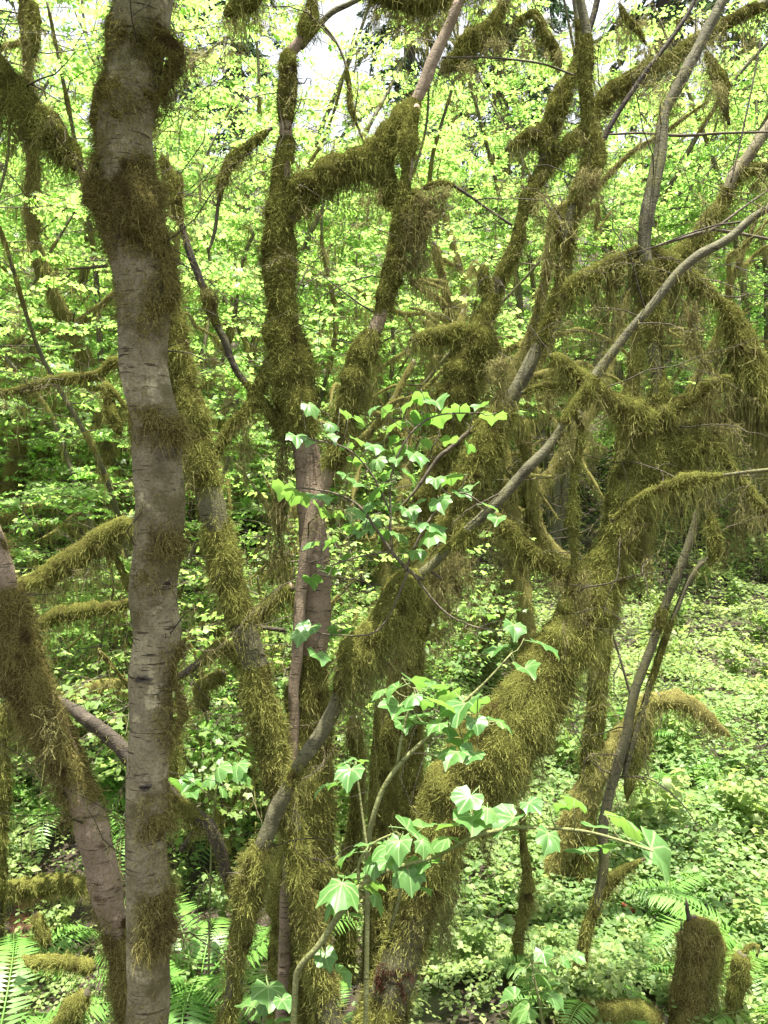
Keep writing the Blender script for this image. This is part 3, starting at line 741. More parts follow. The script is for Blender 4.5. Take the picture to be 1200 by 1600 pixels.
# ---- thick mossy stem leaning right behind the diagonal one
r6, b6 = tree('mossy_tree', 'shaggy trunk leaning right to a dark upright fork above the middle', 'tree', [
    dict(to_ground=True, sides=14, pts=[(592, 1600, 22, 1, 20), (596, 1450, 22, 1, 30), (602, 1300, 21, 1, 30), (606, 1180, 20, .9, 30), (625, 1060, 19, .8, 30), (655, 960, 20, .9, 30), (690, 880, 25, 1, 40), (713, 820, 28, 1.05, 50), (735, 755, 29, 1.15, 60), (760, 695, 25, 1.1, 60), (785, 650, 17, .8, 40), (800, 625, 13, .15), (815, 595, 12, .1), (832, 560, 12, .2), (848, 525, 13, .7, 20), (865, 488, 14, .7, 30), (876, 440, 13, .7, 30), (884, 390, 12, .7, 30), (896, 335, 12, .6, 30), (912, 295, 14, .8, 40), (925, 258, 16, 1.1, 60), (930, 235, 15, 1.1, 50), (920, 195, 11, .8, 30), (914, 140, 11.5, .6, 20), (915, 90, 11, .5, 20), (916, 50, 9, .3), (910, 15, 7.5, .2), (903, -40, 7, .2), (900, -250, 5, .2), (880, -500, 4)]),
    dict(bark='dark', sides=8, pts=[(917, 55, 6, .3), (928, 20, 5.5, .3, 20), (940, -30, 5, .2)]),
    dict(bark='dark', sides=8, pts=[(932, 250, 6, .6, 20), (945, 215, 4.6, .2), (965, 178, 4.2, .1), (990, 140, 4, .1), (1015, 105, 4, .2), (1045, 65, 4.2, .3), (1070, 30, 4, .4), (1090, -10, 3.5, .3)]),
    dict(Y=3.1, thick=.45, pts=[(880, 465, 9, .9, 40), (900, 440, 10, 1.05, 60), (930, 424, 10, 1.1, 90), (965, 408, 10, 1.1, 110), (1000, 396, 9, 1.1, 120), (1030, 402, 12, 1.15, 120), (1052, 420, 13, 1.2, 110), (1075, 432, 8, .9, 40), (1098, 448, 9, 1, 40), (1122, 468, 8, .7, 40), (1142, 492, 13, 1.1, 90), (1158, 530, 19, 1.2, 110), (1178, 580, 23, 1.2, 120), (1205, 625, 24, 1.2, 120), (1270, 700, 20, 1.1, 80)]),
    dict(bark='twig', sides=6, pts=[(1000, 396, 3), (1040, 380, 2.6), (1090, 365, 2.6), (1115, 358, 2.6), (1160, 325, 2), (1210, 290, 1.6)]),
    dict(bark='twig', sides=6, pts=[(1115, 358, 2.6), (1170, 368, 2.4), (1230, 380, 2)]),
    dict(thick=.4, sides=8, pts=[(872, 350, 3, .5, 20), (868, 345, 6, 1.1, 70), (872, 375, 6, 1, 60), (880, 410, 4, .5)]),
    dict(bark='twig', sides=8, thick=.6, pts=[(790, 630, 6, .9, 20), (765, 650, 7, 1, 30), (735, 672, 5, .8, 10), (705, 700, 4.5, .4), (685, 715, 3.2), (650, 765, 2.4), (620, 800, 2)]),
], 'maple', 3.3, (592, 1650))
mb = MB()
for (u, v, L, w, c) in [(705, 870, .22, .11, 2200), (690, 905, .26, .05, 1200), (930, 265, .20, .07, 1200), (905, 450, .16, .05, 500), (945, 430, .2, .06, 800), (985, 415, .22, .06, 900), (1015, 410, .22, .08, 1200), (1045, 430, .18, .07, 1100), (1160, 600, .26, .09, 1800), (1190, 640, .26, .08, 1600), (1125, 540, .16, .07, 900), (920, 440, .24, .05, 700), (970, 420, .3, .07, 1000), (1010, 415, .3, .06, 1000), (1055, 440, .28, .06, 900), (1090, 455, .2, .05, 600), (850, 300, .16, .05, 500), (880, 470, .2, .04, 500), (770, 560, .25, .08, 1600)]:
    drape(mb, wp(u, v, 3.12), L, w, c, rng, 0.003, .48)
part('hanging_moss', mb.mesh('hanging_moss', M['beard'], b6), r6, kind='stuff')

# ---- diagonal bare stem with a mossy knee
r7, b7 = tree('mossy_tree', 'thin olive stem slanting from the bottom to a shaggy mossy knee, then thin again', 'tree', [
    dict(to_ground=True, sides=14, thick=.36, pts=[(345, 1660, 15, .4), (355, 1590, 16, .4), (368, 1520, 17, .55, 10), (380, 1450, 19, .75, 10), (393, 1390, 21, .95, 20), (408, 1335, 19, .8, 20), (424, 1295, 13, .05), (440, 1250, 13, .05), (457, 1210, 14, .9, 10), (480, 1175, 13, .3), (505, 1140, 12, 0), (525, 1100, 12, .1), (545, 1050, 22, 1, 50), (570, 1015, 28, 1.15, 110), (600, 980, 30, 1.15, 110), (622, 940, 30, 1.15, 60), (640, 908, 24, 1.1, 40), (660, 895, 11, .6), (690, 868, 9, .5), (730, 828, 9, .5), (770, 790, 9, .2), (800, 760, 8.5, 0), (830, 728, 8.5, 0), (855, 700, 9, .2), (880, 662, 11, .7, 40), (905, 628, 11, .6, 40), (932, 590, 11, .5, 40), (960, 550, 9, .4, 30), (985, 515, 8, .4, 20), (1020, 475, 7.5, .2), (1060, 425, 7, 0), (1090, 400, 7.5, 0), (1135, 375, 7, 0), (1172, 342, 7.5, .4), (1210, 318, 7, .2), (1300, 240, 6), (1450, 80, 4)]),
    dict(bark='twig', sides=6, pts=[(640, 908, 3, .2), (660, 890, 3), (672, 892, 3), (690, 905, 2)]),
    dict(bark='maple', sides=8, thick=.5, pts=[(900, 640, 4, .5), (908, 680, 4, .9, 20), (900, 720, 4, .9, 20), (896, 770, 3.5, .7, 10), (897, 810, 6, 1.1, 10), (898, 850, 4, .8, 10), (897, 890, 6, 1.1, 20), (890, 930, 8, 1.1, 40), (878, 960, 8, 1, 50)]),
], 'maple', 2.55, (345, 1750))
mb = MB()
for (u, v, L, w, c) in [(560, 1040, .16, .09, 1200), (600, 1010, .20, .08, 1300), (635, 940, .12, .06, 700), (885, 690, .14, .03, 400), (895, 900, .16, .05, 700)]:
    drape(mb, wp(u, v, 2.53), L, w, c, rng, 0.0026, .42)
part('hanging_moss', mb.mesh('hanging_moss', M['beard'], b7), r7, kind='stuff')

# ---- the big shaggy trunk leaning right
r8, b8 = tree('mossy_tree', 'biggest shaggy moss-coated trunk, leaning right from the bottom centre', 'tree', [
    dict(to_ground=True, sides=20, Y=(2.9, 3.0, 3.1), thick=.30, dens=1.15, pts=[(570, 1690, 46, .7), (598, 1600, 42, .65, 10), (618, 1530, 38, .35), (636, 1470, 35, .6), (655, 1410, 35, .9, 30), (672, 1350, 38, 1, 60), (694, 1290, 44, 1.1, 60), (722, 1235, 54, 1.15, 60), (760, 1185, 60, 1.2, 90), (800, 1135, 58, 1.2, 110), (838, 1080, 50, 1.2, 100), (868, 1030, 43, 1.2, 60), (895, 985, 41, 1.2, 80), (925, 940, 38, 1.2, 60), (948, 890, 34, 1.2, 50), (965, 840, 31, 1.1, 50), (985, 785, 33, 1.15, 40), (1005, 735, 35, 1.15, 40), (1020, 685, 32, 1.1, 30), (1026, 640, 22, .9), (1026, 590, 15, .8), (1024, 540, 14, .6), (1020, 490, 15, .9), (1014, 430, 14, .9), (1006, 385, 9.5, .05), (1010, 340, 11, 0), (1020, 290, 12, .1), (1030, 240, 11, .1), (1034, 200, 11, .3), (1040, 170, 11.5, .6), (1055, 140, 10, .1), (1075, 105, 9.5, 0), (1098, 60, 9, .1), (1125, 10, 8), (1170, -80, 7), (1230, -300, 5)]),
    dict(thick=.36, pts=[(1018, 680, 20, 1), (1000, 655, 24, 1.2, 40), (978, 640, 20, 1.2, 40), (950, 622, 14, 1.1, 50), (925, 605, 11, 1.05, 60), (900, 585, 11, 1.05, 50), (878, 565, 10, 1, 40), (858, 555, 6, .8, 30)]),
    dict(thick=.5, pts=[(940, 612, 8, 1, 30), (905, 603, 8, 1.1, 50), (870, 600, 7, 1.05, 40), (840, 606, 6, 1, 30), (815, 615, 4, .6, 20)]),
    dict(thick=.5, pts=[(1030, 660, 12, 1, 30), (1050, 638, 10, 1.1, 50), (1080, 622, 8, 1.05, 50), (1110, 600, 7, 1, 90), (1140, 588, 4, .7, 20)]),
    dict(Y=3.2, thick=.5, pts=[(1040, 685, 14, 1.1, 40), (1075, 668, 11, 1.1, 80), (1110, 655, 9, 1.1, 90), (1150, 652, 8, 1, 90), (1200, 660, 6, .8, 60)]),
    dict(Y=3.0, thick=.42, pts=[(1035, 705, 20, 1.1, 40), (1065, 695, 20, 1.15, 60), (1095, 690, 20, 1.2, 90), (1120, 705, 14, 1.1, 60), (1140, 730, 10, .9, 60), (1165, 760, 7, .7, 70), (1200, 800, 6, .6, 70), (1260, 850, 5, .6, 40)]),
    dict(Y=3.0, thick=.34, pts=[(915, 925, 15, 1, 30), (890, 895, 15, 1.1, 50), (865, 880, 14, 1.15, 60), (838, 865, 14, 1.15, 60), (810, 845, 13, 1.1, 60), (788, 820, 12, 1.1, 60), (772, 800, 9, 1, 40)]),
    dict(Y=2.75, thick=.6, sides=10, pts=[(955, 815, 4, .5), (985, 788, 5, .8, 30), (1012, 770, 5.5, .9, 40), (1045, 757, 6.5, 1.1, 60), (1085, 748, 7, 1.1, 70), (1105, 746, 5, .9, 60), (1140, 741, 3.2, .4, 30), (1195, 735, 3), (1260, 730, 2)]),
    dict(Y=3.05, thick=.45, sides=10, pts=[(1010, 780, 5, .8, 40), (1000, 805, 12, 1.2, 110), (992, 850, 7, 1, 90), (1000, 880, 3, .6, 40)]),
    dict(Y=2.9, bark='twig', sides=6, pts=[(1100, 750, 1.6, .3), (1106, 790, 1.6, .4), (1112, 815, 6, 1.1, 30), (1116, 840, 9, 1.2, 50), (1115, 865, 5, 1, 40), (1108, 885, 2, .6, 10)]),
], 'maple', 2.95, (570, 1760), basetint=.5)
mb = MB()
for (u, v, L, w, c) in [(830, 1180, .16, .09, 1300), (800, 1230, .15, .08, 1100), (900, 1040, .14, .06, 800), (950, 950, .14, .05, 600), (700, 1390, .24, .06, 1300), (712, 1320, .28, .05, 1200), (760, 1290, .17, .05, 700), (1000, 830, .20, .05, 900), (1085, 690, .18, .08, 1400), (1118, 840, .12, .05, 900), (1150, 800, .16, .05, 500), (1160, 760, .2, .06, 700), (1100, 620, .14, .04, 600), (935, 690, .10, .05, 700), (890, 660, .16, .03, 500), (800, 860, .14, .08, 800), (1085, 480, .16, .07, 800), (1060, 640, .2, .06, 700), (1105, 610, .26, .05, 700), (1075, 680, .24, .07, 900), (1140, 660, .26, .06, 900), (1050, 765, .16, .07, 700), (1085, 755, .2, .06, 800), (1120, 750, .14, .05, 500), (905, 600, .18, .05, 600), (865, 605, .16, .06, 600)]:
    drape(mb, wp(u, v, 3.02), L, w, c, rng, 0.003, .45)
part('hanging_moss', mb.mesh('hanging_moss', M['beard'], b8), r8, kind='stuff')
mb = MB(); drape(mb, wp(622, 1515, 2.86), .07, .10, 900, rng, 0.004, .0)
# reddish dead moss tuft
m_red = moss_mat('moss_dead_red', (0.060, 0.024, 0.016), (0.085, 0.038, 0.022), (0.12, 0.06, 0.035))
part('moss', mb.mesh('moss', m_red, b8), r8, label='reddish brown dead moss tuft', kind='stuff')

# ---- bare forked stem at lower right
tree('maple_sapling', 'thin bare forked stem before the sunlit slope, dark and crooked below', 'sapling', [
    dict(to_ground=True, sides=12, pts=[(893, 1660, 13, .8), (900, 1580, 12.5, .8, 10), (908, 1500, 11, .6), (918, 1450, 10, .4), (935, 1405, 10, .4), (943, 1350, 9.5, .4), (942, 1300, 8.5, .1), (950, 1250, 8.5, .1), (965, 1200, 8.5, .1), (978, 1150, 8, .1), (988, 1095, 7.5, 0), (1003, 1050, 7.5, .1), (1018, 1010, 7.5, .1), (1032, 965, 9, .8, 10), (1045, 930, 7, .1), (1058, 900, 7, 0), (1072, 860, 6.5, 0), (1083, 825, 6, 0), (1093, 790, 5, 0), (1120, 700, 4), (1160, 560, 3)]),
    dict(sides=10, pts=[(975, 1215, 5, .2), (985, 1170, 6, .3), (1010, 1090, 6, .5, 10), (1030, 1030, 5.5, .8, 10), (1045, 980, 5, .7), (1060, 945, 4), (1075, 910, 4), (1095, 882, 4.4, .3), (1112, 872, 3)]),
    dict(sides=8, bark='twig', thick=.7, pts=[(938, 1405, 6, .6), (955, 1375, 6, 1, 40), (975, 1358, 5, 1, 40), (1000, 1345, 3, .5), (1025, 1335, 1.6)]),
    dict(sides=6, bark='twig', pts=[(988, 1095, 2.4), (975, 1050, 2), (960, 1000, 1.6), (952, 975, 1.2)]),
    dict(sides=6, bark='twig', pts=[(968, 1215, 1.5), (1010, 1215, 1.2), (1060, 1250, 1.1), (1090, 1290, .8)]),
], 'maple', 3.5, (893, 1640))

# ---- yellow mossy bent trunk behind it
tree('mossy_tree', 'sunlit yellow-green bent trunk with a drooping mossy arm, behind the forked bare stem', 'tree', [
    dict(to_ground=True, moss='moss_yellow_lit', sides=14, basetint=.6, pts=[(850, 1400, 15, .8), (868, 1350, 16, .9, 10), (885, 1310, 20, 1), (905, 1265, 22, 1), (930, 1215, 21, 1.05), (955, 1175, 19, 1.05, 20), (985, 1140, 18, 1.1, 40), (1010, 1105, 16, 1.1, 60), (1030, 1085, 13, 1.1, 60)]),
    dict(moss='moss_yellow_lit', thick=.6, pts=[(1025, 1095, 9, 1), (1055, 1095, 10, 1.1, 30), (1085, 1105, 9, 1.1, 30), (1115, 1130, 7, 1.1, 30), (1140, 1150, 4, .8, 20)]),
    dict(moss='moss', thick=.5, sides=10, pts=[(1005, 1110, 10, 1, 60), (1000, 1160, 13, 1.1, 60), (985, 1210, 8, 1, 40), (980, 1250, 3, .7, 10)]),
    dict(moss='moss_yellow_lit', sides=8, pts=[(905, 1285, 5, 1, 20), (880, 1350, 6, 1, 20), (895, 1380, 3, .7, 60)]),
], 'maple', 4.6, (850, 1420))

# ---- left mossy arms beyond the near trunk
tree('mossy_tree', 'low mossy arm with hanging fringe arching out at left, behind the closest grey trunk', 'tree', [
    dict(to_ground=False, thick=.4, pts=[(255, 1010, 15, .8), (245, 930, 15, .9), (230, 860, 14, 1), (205, 822, 12, 1.1, 20), (175, 830, 13, 1.1, 60), (140, 852, 15, 1.1, 90), (105, 878, 16, 1.15, 100), (65, 905, 14, 1.1, 90), (25, 918, 12, 1, 80), (-20, 910, 10, .9, 60), (-120, 880, 7, .8, 50)]),
    dict(bark='twig', sides=8, thick=.6, pts=[(160, 845, 4, .8), (180, 870, 4, 1, 10), (195, 905, 4, 1, 10), (205, 930, 2, .5)]),
    dict(Y=4.4, thick=.6, pts=[(245, 920, 6, .8, 20), (190, 945, 6, .9, 40), (120, 955, 9, 1.1, 60), (80, 965, 8, 1.1, 60), (40, 1000, 5, .9, 50)]),
    dict(Y=4.0, sides=8, thick=.6, pts=[(250, 880, 8, .8), (215, 700, 8, .8), (200, 590, 7, .9, 20), (182, 565, 7, 1.05, 20), (150, 585, 6, 1.05, 30), (100, 592, 6, 1, 40), (60, 602, 6, 1, 40), (15, 612, 6, .9, 50), (-40, 620, 5, .8, 40)]),
    dict(Y=3.8, sides=8, thick=.7, pts=[(200, 640, 3, .7), (170, 605, 4, .8, 20), (160, 600, 4, 1, 60), (175, 640, 6, 1.1, 50), (188, 680, 4, .8, 20)]),
    dict(Y=4.0, sides=12, pts=[(262, 1250, 22, .8), (258, 1100, 18, .8), (255, 1010, 15, .8)]),
], 'maple', 4.2, (262, 1400))

# ---- dark dead limb at lower left
tree('fallen_limb', 'dark bare dead limb slanting behind the closest grey trunk near the ferns', 'branch', [
    dict(to_ground=False, sides=12, rough=.15, pts=[(35, 1078, 8, .2), (78, 1090, 9, .3), (110, 1105, 10.5, .2), (145, 1130, 11.5, .1), (180, 1160, 13, .2), (215, 1195, 14, .2), (250, 1225, 14, .3), (285, 1260, 15, .5), (320, 1285, 14, .4), (345, 1330, 12, .4), (365, 1400, 10, .4)]),
    dict(sides=8, pts=[(318, 1290, 7, .5), (300, 1305, 6, .4), (282, 1330, 5, .2)]),
], 'dark', 3.2, (300, 1420))

# ---- far right bare grey limb
tree('maple_tree', 'pale grey bare limb descending from the right edge into a mossy elbow', 'tree', [
    dict(to_ground=True, sides=12, pts=[(940, 1010, 15, .8), (950, 900, 14, .9, 20), (975, 700, 13, .9, 30), (1000, 520, 12, 1, 40), (1020, 440, 12, 1.1, 60), (1050, 410, 15, 1.15, 60), (1078, 388, 14, 1.1, 70), (1100, 360, 13, 1, 70), (1120, 330, 12, .9, 60), (1140, 290, 11, .5, 40), (1152, 265, 10, 0), (1172, 240, 9.5, .1), (1200, 200, 9, 0), (1260, 110, 8), (1330, -60, 6)]),
    dict(sides=8, thick=.5, pts=[(1120, 320, 5, .6), (1145, 285, 5, 1, 50), (1165, 268, 8, 1.1, 60), (1190, 262, 6, 1, 80), (1215, 268, 5, .8, 60)]),
], 'alder', 4.6, (940, 1030))

# ---- high mossy branches entering from above
hb, _b = tree('mossy_tree', 'mossy branches with dark underside and thin hanging beards, entering at the top edge', 'tree', [
    dict(Y=3.4, thick=.4, to_ground=False, pts=[(560, -30, 12, 1, 30), (600, -12, 18, 1.1, 60), (640, -8, 20, 1.15, 70), (680, -6, 18, 1.1, 70), (720, -18, 14, 1, 60), (800, -80, 12, .9, 50)]),
    dict(Y=3.6, thick=.4, pts=[(690, 112, 10, 1, 50), (715, 92, 11, 1.1, 80), (742, 62, 15, 1.15, 60), (765, 42, 13, 1.1, 70), (785, 10, 9, .9, 60), (805, -40, 7, .8, 40)]),
    dict(Y=3.0, thick=.45, pts=[(350, 22, 6, .9, 40), (372, 12, 10, 1.1, 80), (395, -2, 10, 1.1, 80), (430, -40, 8, 1, 40)]),
    dict(Y=3.3, thick=.6, sides=8, pts=[(968, 5, 4, .8, 60), (978, 30, 5, 1, 60), (995, 45, 4, 1, 70), (1010, 70, 3, .6, 30)]),
    dict(Y=3.6, thick=.5, sides=8, pts=[(1102, 80, 4, .6), (1115, 105, 7, 1.1, 60), (1128, 135, 8, 1.1, 60), (1133, 170, 5, 1, 50), (1140, 195, 3, .5, 30)]),
    dict(Y=3.7, thick=.5, sides=8, pts=[(800, 40, 4, .8, 40), (835, 22, 4, .9, 50), (852, 55, 6, 1.1, 60), (870, 85, 7, 1.1, 70), (876, 105, 4, .6, 30)]),
    dict(Y=3.8, thick=.5, sides=8, pts=[(50, 0, 4, .8), (53, 35, 6, 1.1, 40), (55, 70, 6, 1, 40), (52, 90, 3, .5)]),
    dict(Y=3.4, bark='twig', sides=6, pts=[(690, 90, 1.6), (760, 90, 1.6), (840, 98, 1.8), (900, 118, 1.6)]),
    dict(Y=3.4, bark='twig', sides=6, pts=[(950, 210, 1.6), (1000, 208, 2), (1060, 212, 2.4), (1130, 208, 2), (1210, 206, 1.4)]),
    dict(Y=3.4, bark='twig', sides=6, pts=[(1190, 60, 1.4), (1170, 160, 1.6), (1155, 230, 1.6), (1142, 285, 1.4)]),
], 'dark', 3.6, (680, -300))
mb = MB()
for (u, v, L, w, c) in [(600, 15, .13, .08, 900), (645, 20, .14, .1, 1000), (690, 20, .12, .08, 700), (365, 25, .10, .07, 500), (395, 15, .12, .06, 400), (730, 100, .16, .06, 500), (770, 60, .16, .07, 700), (985, 40, .15, .08, 700), (1010, 30, .13, .05, 300), (1125, 130, .14, .04, 600), (820, 60, .20, .05, 500), (870, 80, .08, .05, 500), (685, 70, .26, .03, 500)]:
    drape(mb, wp(u, v, 3.5), L, w, c, rng, 0.003, .5)
part('hanging_moss', mb.mesh('hanging_moss', M['beard'], _b), hb, kind='stuff')

# ------------------------------------------------------------------ thin crooked twigs of the traced trees, some hung with moss
rt = np.random.default_rng(91)
for root, lst in TW.items():
    tw, ms = MB(), MB()
    for P, R, origin in lst:
        vis = np.where((P[:, 2] > .9) & (P[:, 2] < CZ + .68 * P[:, 1]))[0]
        if len(vis) < 4: continue
        ln = np.linalg.norm(np.diff(P[vis], axis=0), axis=1).sum()
        for q in range(int(ln * 5.5)):
            i = rt.choice(vis); a = rt.uniform(0, 6.28); L = rt.uniform(.12, .65) * (P[i, 1] / 3) ** .5
            def shoot(p, d, L, r, depth):
                n = 6; pts = [p]
                for j in range(n):
                    d = d + rt.normal(size=3) * .28 + np.array([0, 0, -.05]); d = d / np.linalg.norm(d)
                    pts.append(pts[-1] + d * L / n)
                pts = np.array(pts)
                tube(tw, pts, np.linspace(r, .0006, n + 1), 4, cap=False)
                if rt.random() < .55:
                    cnt = int(L * 190); kk = rt.integers(1, n + 1, cnt); f = rt.random((cnt, 1))
                    bp = pts[kk - 1] * (1 - f) + pts[kk] * f
                    k1 = rt.random(n + 2) ** 2.5
                    moss_strands(ms, bp, nrm(rt.normal(size=(cnt, 3))), .010 + .11 * k1[kk] * rt.exponential(.5, cnt).clip(0, 1.6), np.full(cnt, .0016) * rt.uniform(.6, 1.3, cnt), np.clip(rt.normal(.55, .2, cnt), 0, 1), rt, out=.4, stiff=.5, curl=.42)
                if depth:
                    for _ in range(rt.integers(1, 3)):
                        j = rt.integers(1, n); d2 = d + rt.normal(size=3) * .6; shoot(pts[j], d2 / np.linalg.norm(d2), L * rt.uniform(.35, .7), r * .55, depth - 1)
            d0 = np.array([math.cos(a), math.sin(a) * .7, rt.uniform(-.3, .9)]); shoot(P[i], d0 / np.linalg.norm(d0), L, rt.uniform(.0014, .0034), 1)
    if tw.n:
        part('twig', tw.mesh('twig', M['dark'], lst[0][2]), root, kind='stuff')
    if ms.n: part('hanging_moss', ms.mesh('hanging_moss', M['beard'], lst[0][2]), root, kind='stuff')

# ------------------------------------------------------------------ young maples with single leaves in front
def young_maple(label, stems, leaves, Y, seed, bark='green_stem', ground=True):
    rng = random.Random(seed)
    u, v = stems[0][0][:2]
    p0 = wp(u, v, Y); base = np.array([p0[0], p0[1], gz(p0[0], p0[1])]) if ground else p0
    root = thing('young_maple', label, 'sapling', base)
    allp = []
    for k, st in enumerate(stems):
        rows = [[*wp(a, b, Y + (dy if True else 0)), r / F * Y] for a, b, r, dy in st]
        if k == 0 and ground and rows[0][2] > base[2]:
            rows.insert(0, [rows[0][0] - .02, rows[0][1] + .03, base[2] - .03, rows[0][3] * 1.2])
        S, _ = spline(np.array(rows), 0.02)
        mb = MB(); tube(mb, S[:, :3], S[:, 3], 7, .05, seed)
        part('stem' if k == 0 else 'twig', mb.mesh('stem' if k == 0 else 'twig', M[bark], base), root)
        allp.append(S[:, :3])
    A = np.concatenate(allp)
    tw = MB()
    for (lu, lv, sz) in leaves:
        Yl = Y + rng.uniform(-.10, .10)
        c = wp(lu, lv, Yl); s = sz / F * Yl * 0.70 * rng.uniform(.78, 1.15)
        d = c - A; dist = np.linalg.norm(d + np.array([0, 0, .03]), axis=1); j = int(dist.argmin())
        near = A[j]
        out = c - near; out[2] *= .3
        if np.linalg.norm(out[:2]) < .015: out = np.array([rng.uniform(-1, 1), rng.uniform(-1, .3), 0])
        out = out / np.linalg.norm(out)
        a = rng.uniform(-.7, .7)
        dirv = np.array([out[0] * math.cos(a) - out[1] * math.sin(a), out[0] * math.sin(a) + out[1] * math.cos(a), -rng.uniform(.0, .45)])
        dirv /= np.linalg.norm(dirv)
        up = np.array([rng.gauss(0, .24), -.08 + rng.gauss(0, .22), 1.0])
        if sz > 80:
            dirv = np.array([.85, -.25, -.40]); dirv /= np.linalg.norm(dirv); up = np.array([.1, -.35, 1.0])
        up = up - dirv * up.dot(dirv); up /= np.linalg.norm(up)
        X = np.cross(dirv, up)
        org = c - dirv * s * .35
        lf = part('leaf', rng.choice(LEAF_VAR), root)
        from mathutils import Matrix
        Mx = Matrix(((X[0], dirv[0], up[0], 0), (X[1], dirv[1], up[1], 0), (X[2], dirv[2], up[2], 0), (0, 0, 0, 1)))
        lf.rotation_euler = Mx.to_euler(); lf.location = [float(q) for q in org - base]
        lf.scale = (s * rng.uniform(.85, 1.1), s, s)
        e = org - dirv * s * .72
        if np.linalg.norm(e - near) > .012:
            mid = (e + near) / 2 + np.array([0, 0, -.01])
            S, _ = spline(np.array([[*near, .0016], [*mid, .0013], [*e, .0010]]), .03)
            tube(tw, S[:, :3], S[:, 3], 4)
    if tw.n: part('twig', tw.mesh('twig', M[bark], base), root, kind='stuff')
    return root

young_maple('young maple reaching right along the bottom with the largest pale green lobed leaves', [
    [(462, 1530, 5, 0.02), (500, 1475, 5, 0), (540, 1415, 5, 0), (562, 1384, 4.6, 0), (610, 1358, 4, 0), (680, 1338, 3.6, 0), (740, 1308, 3.4, 0), (800, 1294, 3.2, 0), (860, 1294, 2.8, -.02), (920, 1300, 2.2, -.05), (985, 1318, 1.8, -.08), (1020, 1330, 1.3, -.1)],
    [(610, 1450, 3, .02), (622, 1410, 3, .01), (630, 1370, 2.5, 0), (640, 1350, 2, 0)],
    [(562, 1384, 3, 0), (560, 1350, 2.5, 0), (580, 1320, 2, 0), (620, 1300, 1.5, 0)],
], [(1040, 1338, 92), (985, 1282, 68), (958, 1322, 62), (908, 1325, 55), (900, 1245, 62), (858, 1312, 52), (868, 1258, 40), (832, 1258, 44), (790, 1285, 62), (738, 1284, 62), (728, 1252, 50), (700, 1290, 46), (640, 1362, 70), (668, 1318, 44), (648, 1298, 60), (620, 1305, 46), (578, 1372, 58), (540, 1335, 60), (532, 1388, 70), (520, 1412, 52), (548, 1424, 48), (596, 1402, 44), (600, 1330, 52), (622, 1322, 50), (575, 1315, 52), (655, 1345, 56), (690, 1306, 46), (660, 1385, 46), (612, 1350, 50), (548, 1372, 44), (510, 1500, 44), (538, 1524, 44), (762, 1268, 40), (930, 1290, 40), (585, 1350, 46), (665, 1290, 38)], 1.75, 21)
young_maple('young maple with a fan of drooping leaves before the biggest shaggy trunk', [
    [(574, 1420, 4, .02), (574, 1330, 4, .02), (582, 1280, 4, 0), (600, 1230, 4, 0), (628, 1190, 3.6, 0), (665, 1155, 3.2, 0), (700, 1120, 2.8, 0), (735, 1088, 2.4, 0), (762, 1062, 1.8, 0), (800, 1020, 1.4, 0)],
    [(620, 1198, 2.5, 0), (628, 1150, 2.2, 0), (640, 1105, 1.8, 0), (650, 1075, 1.4, 0)],
    [(700, 1120, 1.8, 0), (735, 1125, 1.6, -.02), (775, 1128, 1.2, -.04)],
    [(574, 1330, 2.4, 0), (565, 1265, 2, .02), (558, 1210, 1.6, .03), (556, 1190, 1.2, .03)],
], [(650, 1068, 60), (612, 1080, 48), (620, 1108, 54), (645, 1120, 50), (690, 1100, 58), (718, 1105, 66), (700, 1082, 52), (738, 1096, 60), (772, 1122, 56), (790, 1128, 46), (680, 1132, 46), (722, 1158, 50), (706, 1178, 50), (736, 1180, 40), (652, 1128, 48), (745, 1132, 40), (662, 1096, 44), (825, 1047, 60), (856, 1010, 56), (590, 1078, 36), (562, 1190, 44), (545, 1207, 46), (500, 1230, 42), (536, 1190, 38), (520, 1225, 36), (630, 1135, 40), (700, 1140, 40), (685, 1075, 42), (640, 1090, 44)], 1.95, 22)
cl = []
rr = random.Random(3)
for (u, v, s) in [(640, 628, 36), (660, 618, 36), (682, 632, 40), (692, 652, 36), (722, 640, 34), (745, 636, 36), (768, 655, 40), (655, 658, 34), (628, 655, 32), (602, 642, 28), (580, 642, 26), (560, 655, 26), (490, 640, 28), (475, 688, 34), (462, 678, 34), (515, 682, 28), (540, 692, 28), (560, 686, 30), (582, 702, 28), (620, 692, 30), (650, 713, 36), (632, 700, 28), (588, 768, 42), (540, 742, 30), (556, 752, 28), (500, 772, 40), (462, 766, 42), (442, 764, 34), (500, 795, 36), (610, 790, 34), (640, 802, 36), (602, 832, 34), (582, 822, 32), (668, 830, 44), (690, 782, 34), (702, 745, 34), (682, 746, 30), (722, 776, 38), (680, 826, 34), (652, 822, 30), (545, 822, 32), (562, 828, 30), (516, 855, 26), (482, 850, 28), (512, 890, 26), (540, 872, 28), (522, 893, 32), (490, 900, 28), (650, 862, 30), (768, 792, 34), (775, 812, 34), (480, 982, 36), (520, 990, 34), (500, 1025, 40), (470, 995, 32), (535, 985, 28), (610, 670, 28), (590, 720, 28), (560, 720, 28), (600, 745, 28), (575, 790, 30), (618, 722, 28), (640, 742, 30), (545, 650, 26), (520, 660, 26), (670, 690, 26), (700, 690, 28), (735, 700, 26), (530, 800, 26), (630, 835, 30), (735, 765, 30), (655, 780, 26), (560, 800, 30), (770, 1015, 38), (808, 980, 36), (760, 965, 26)]:
    cl.append((u + rr.uniform(-4, 4), v + rr.uniform(-4, 4), s * 1.12))
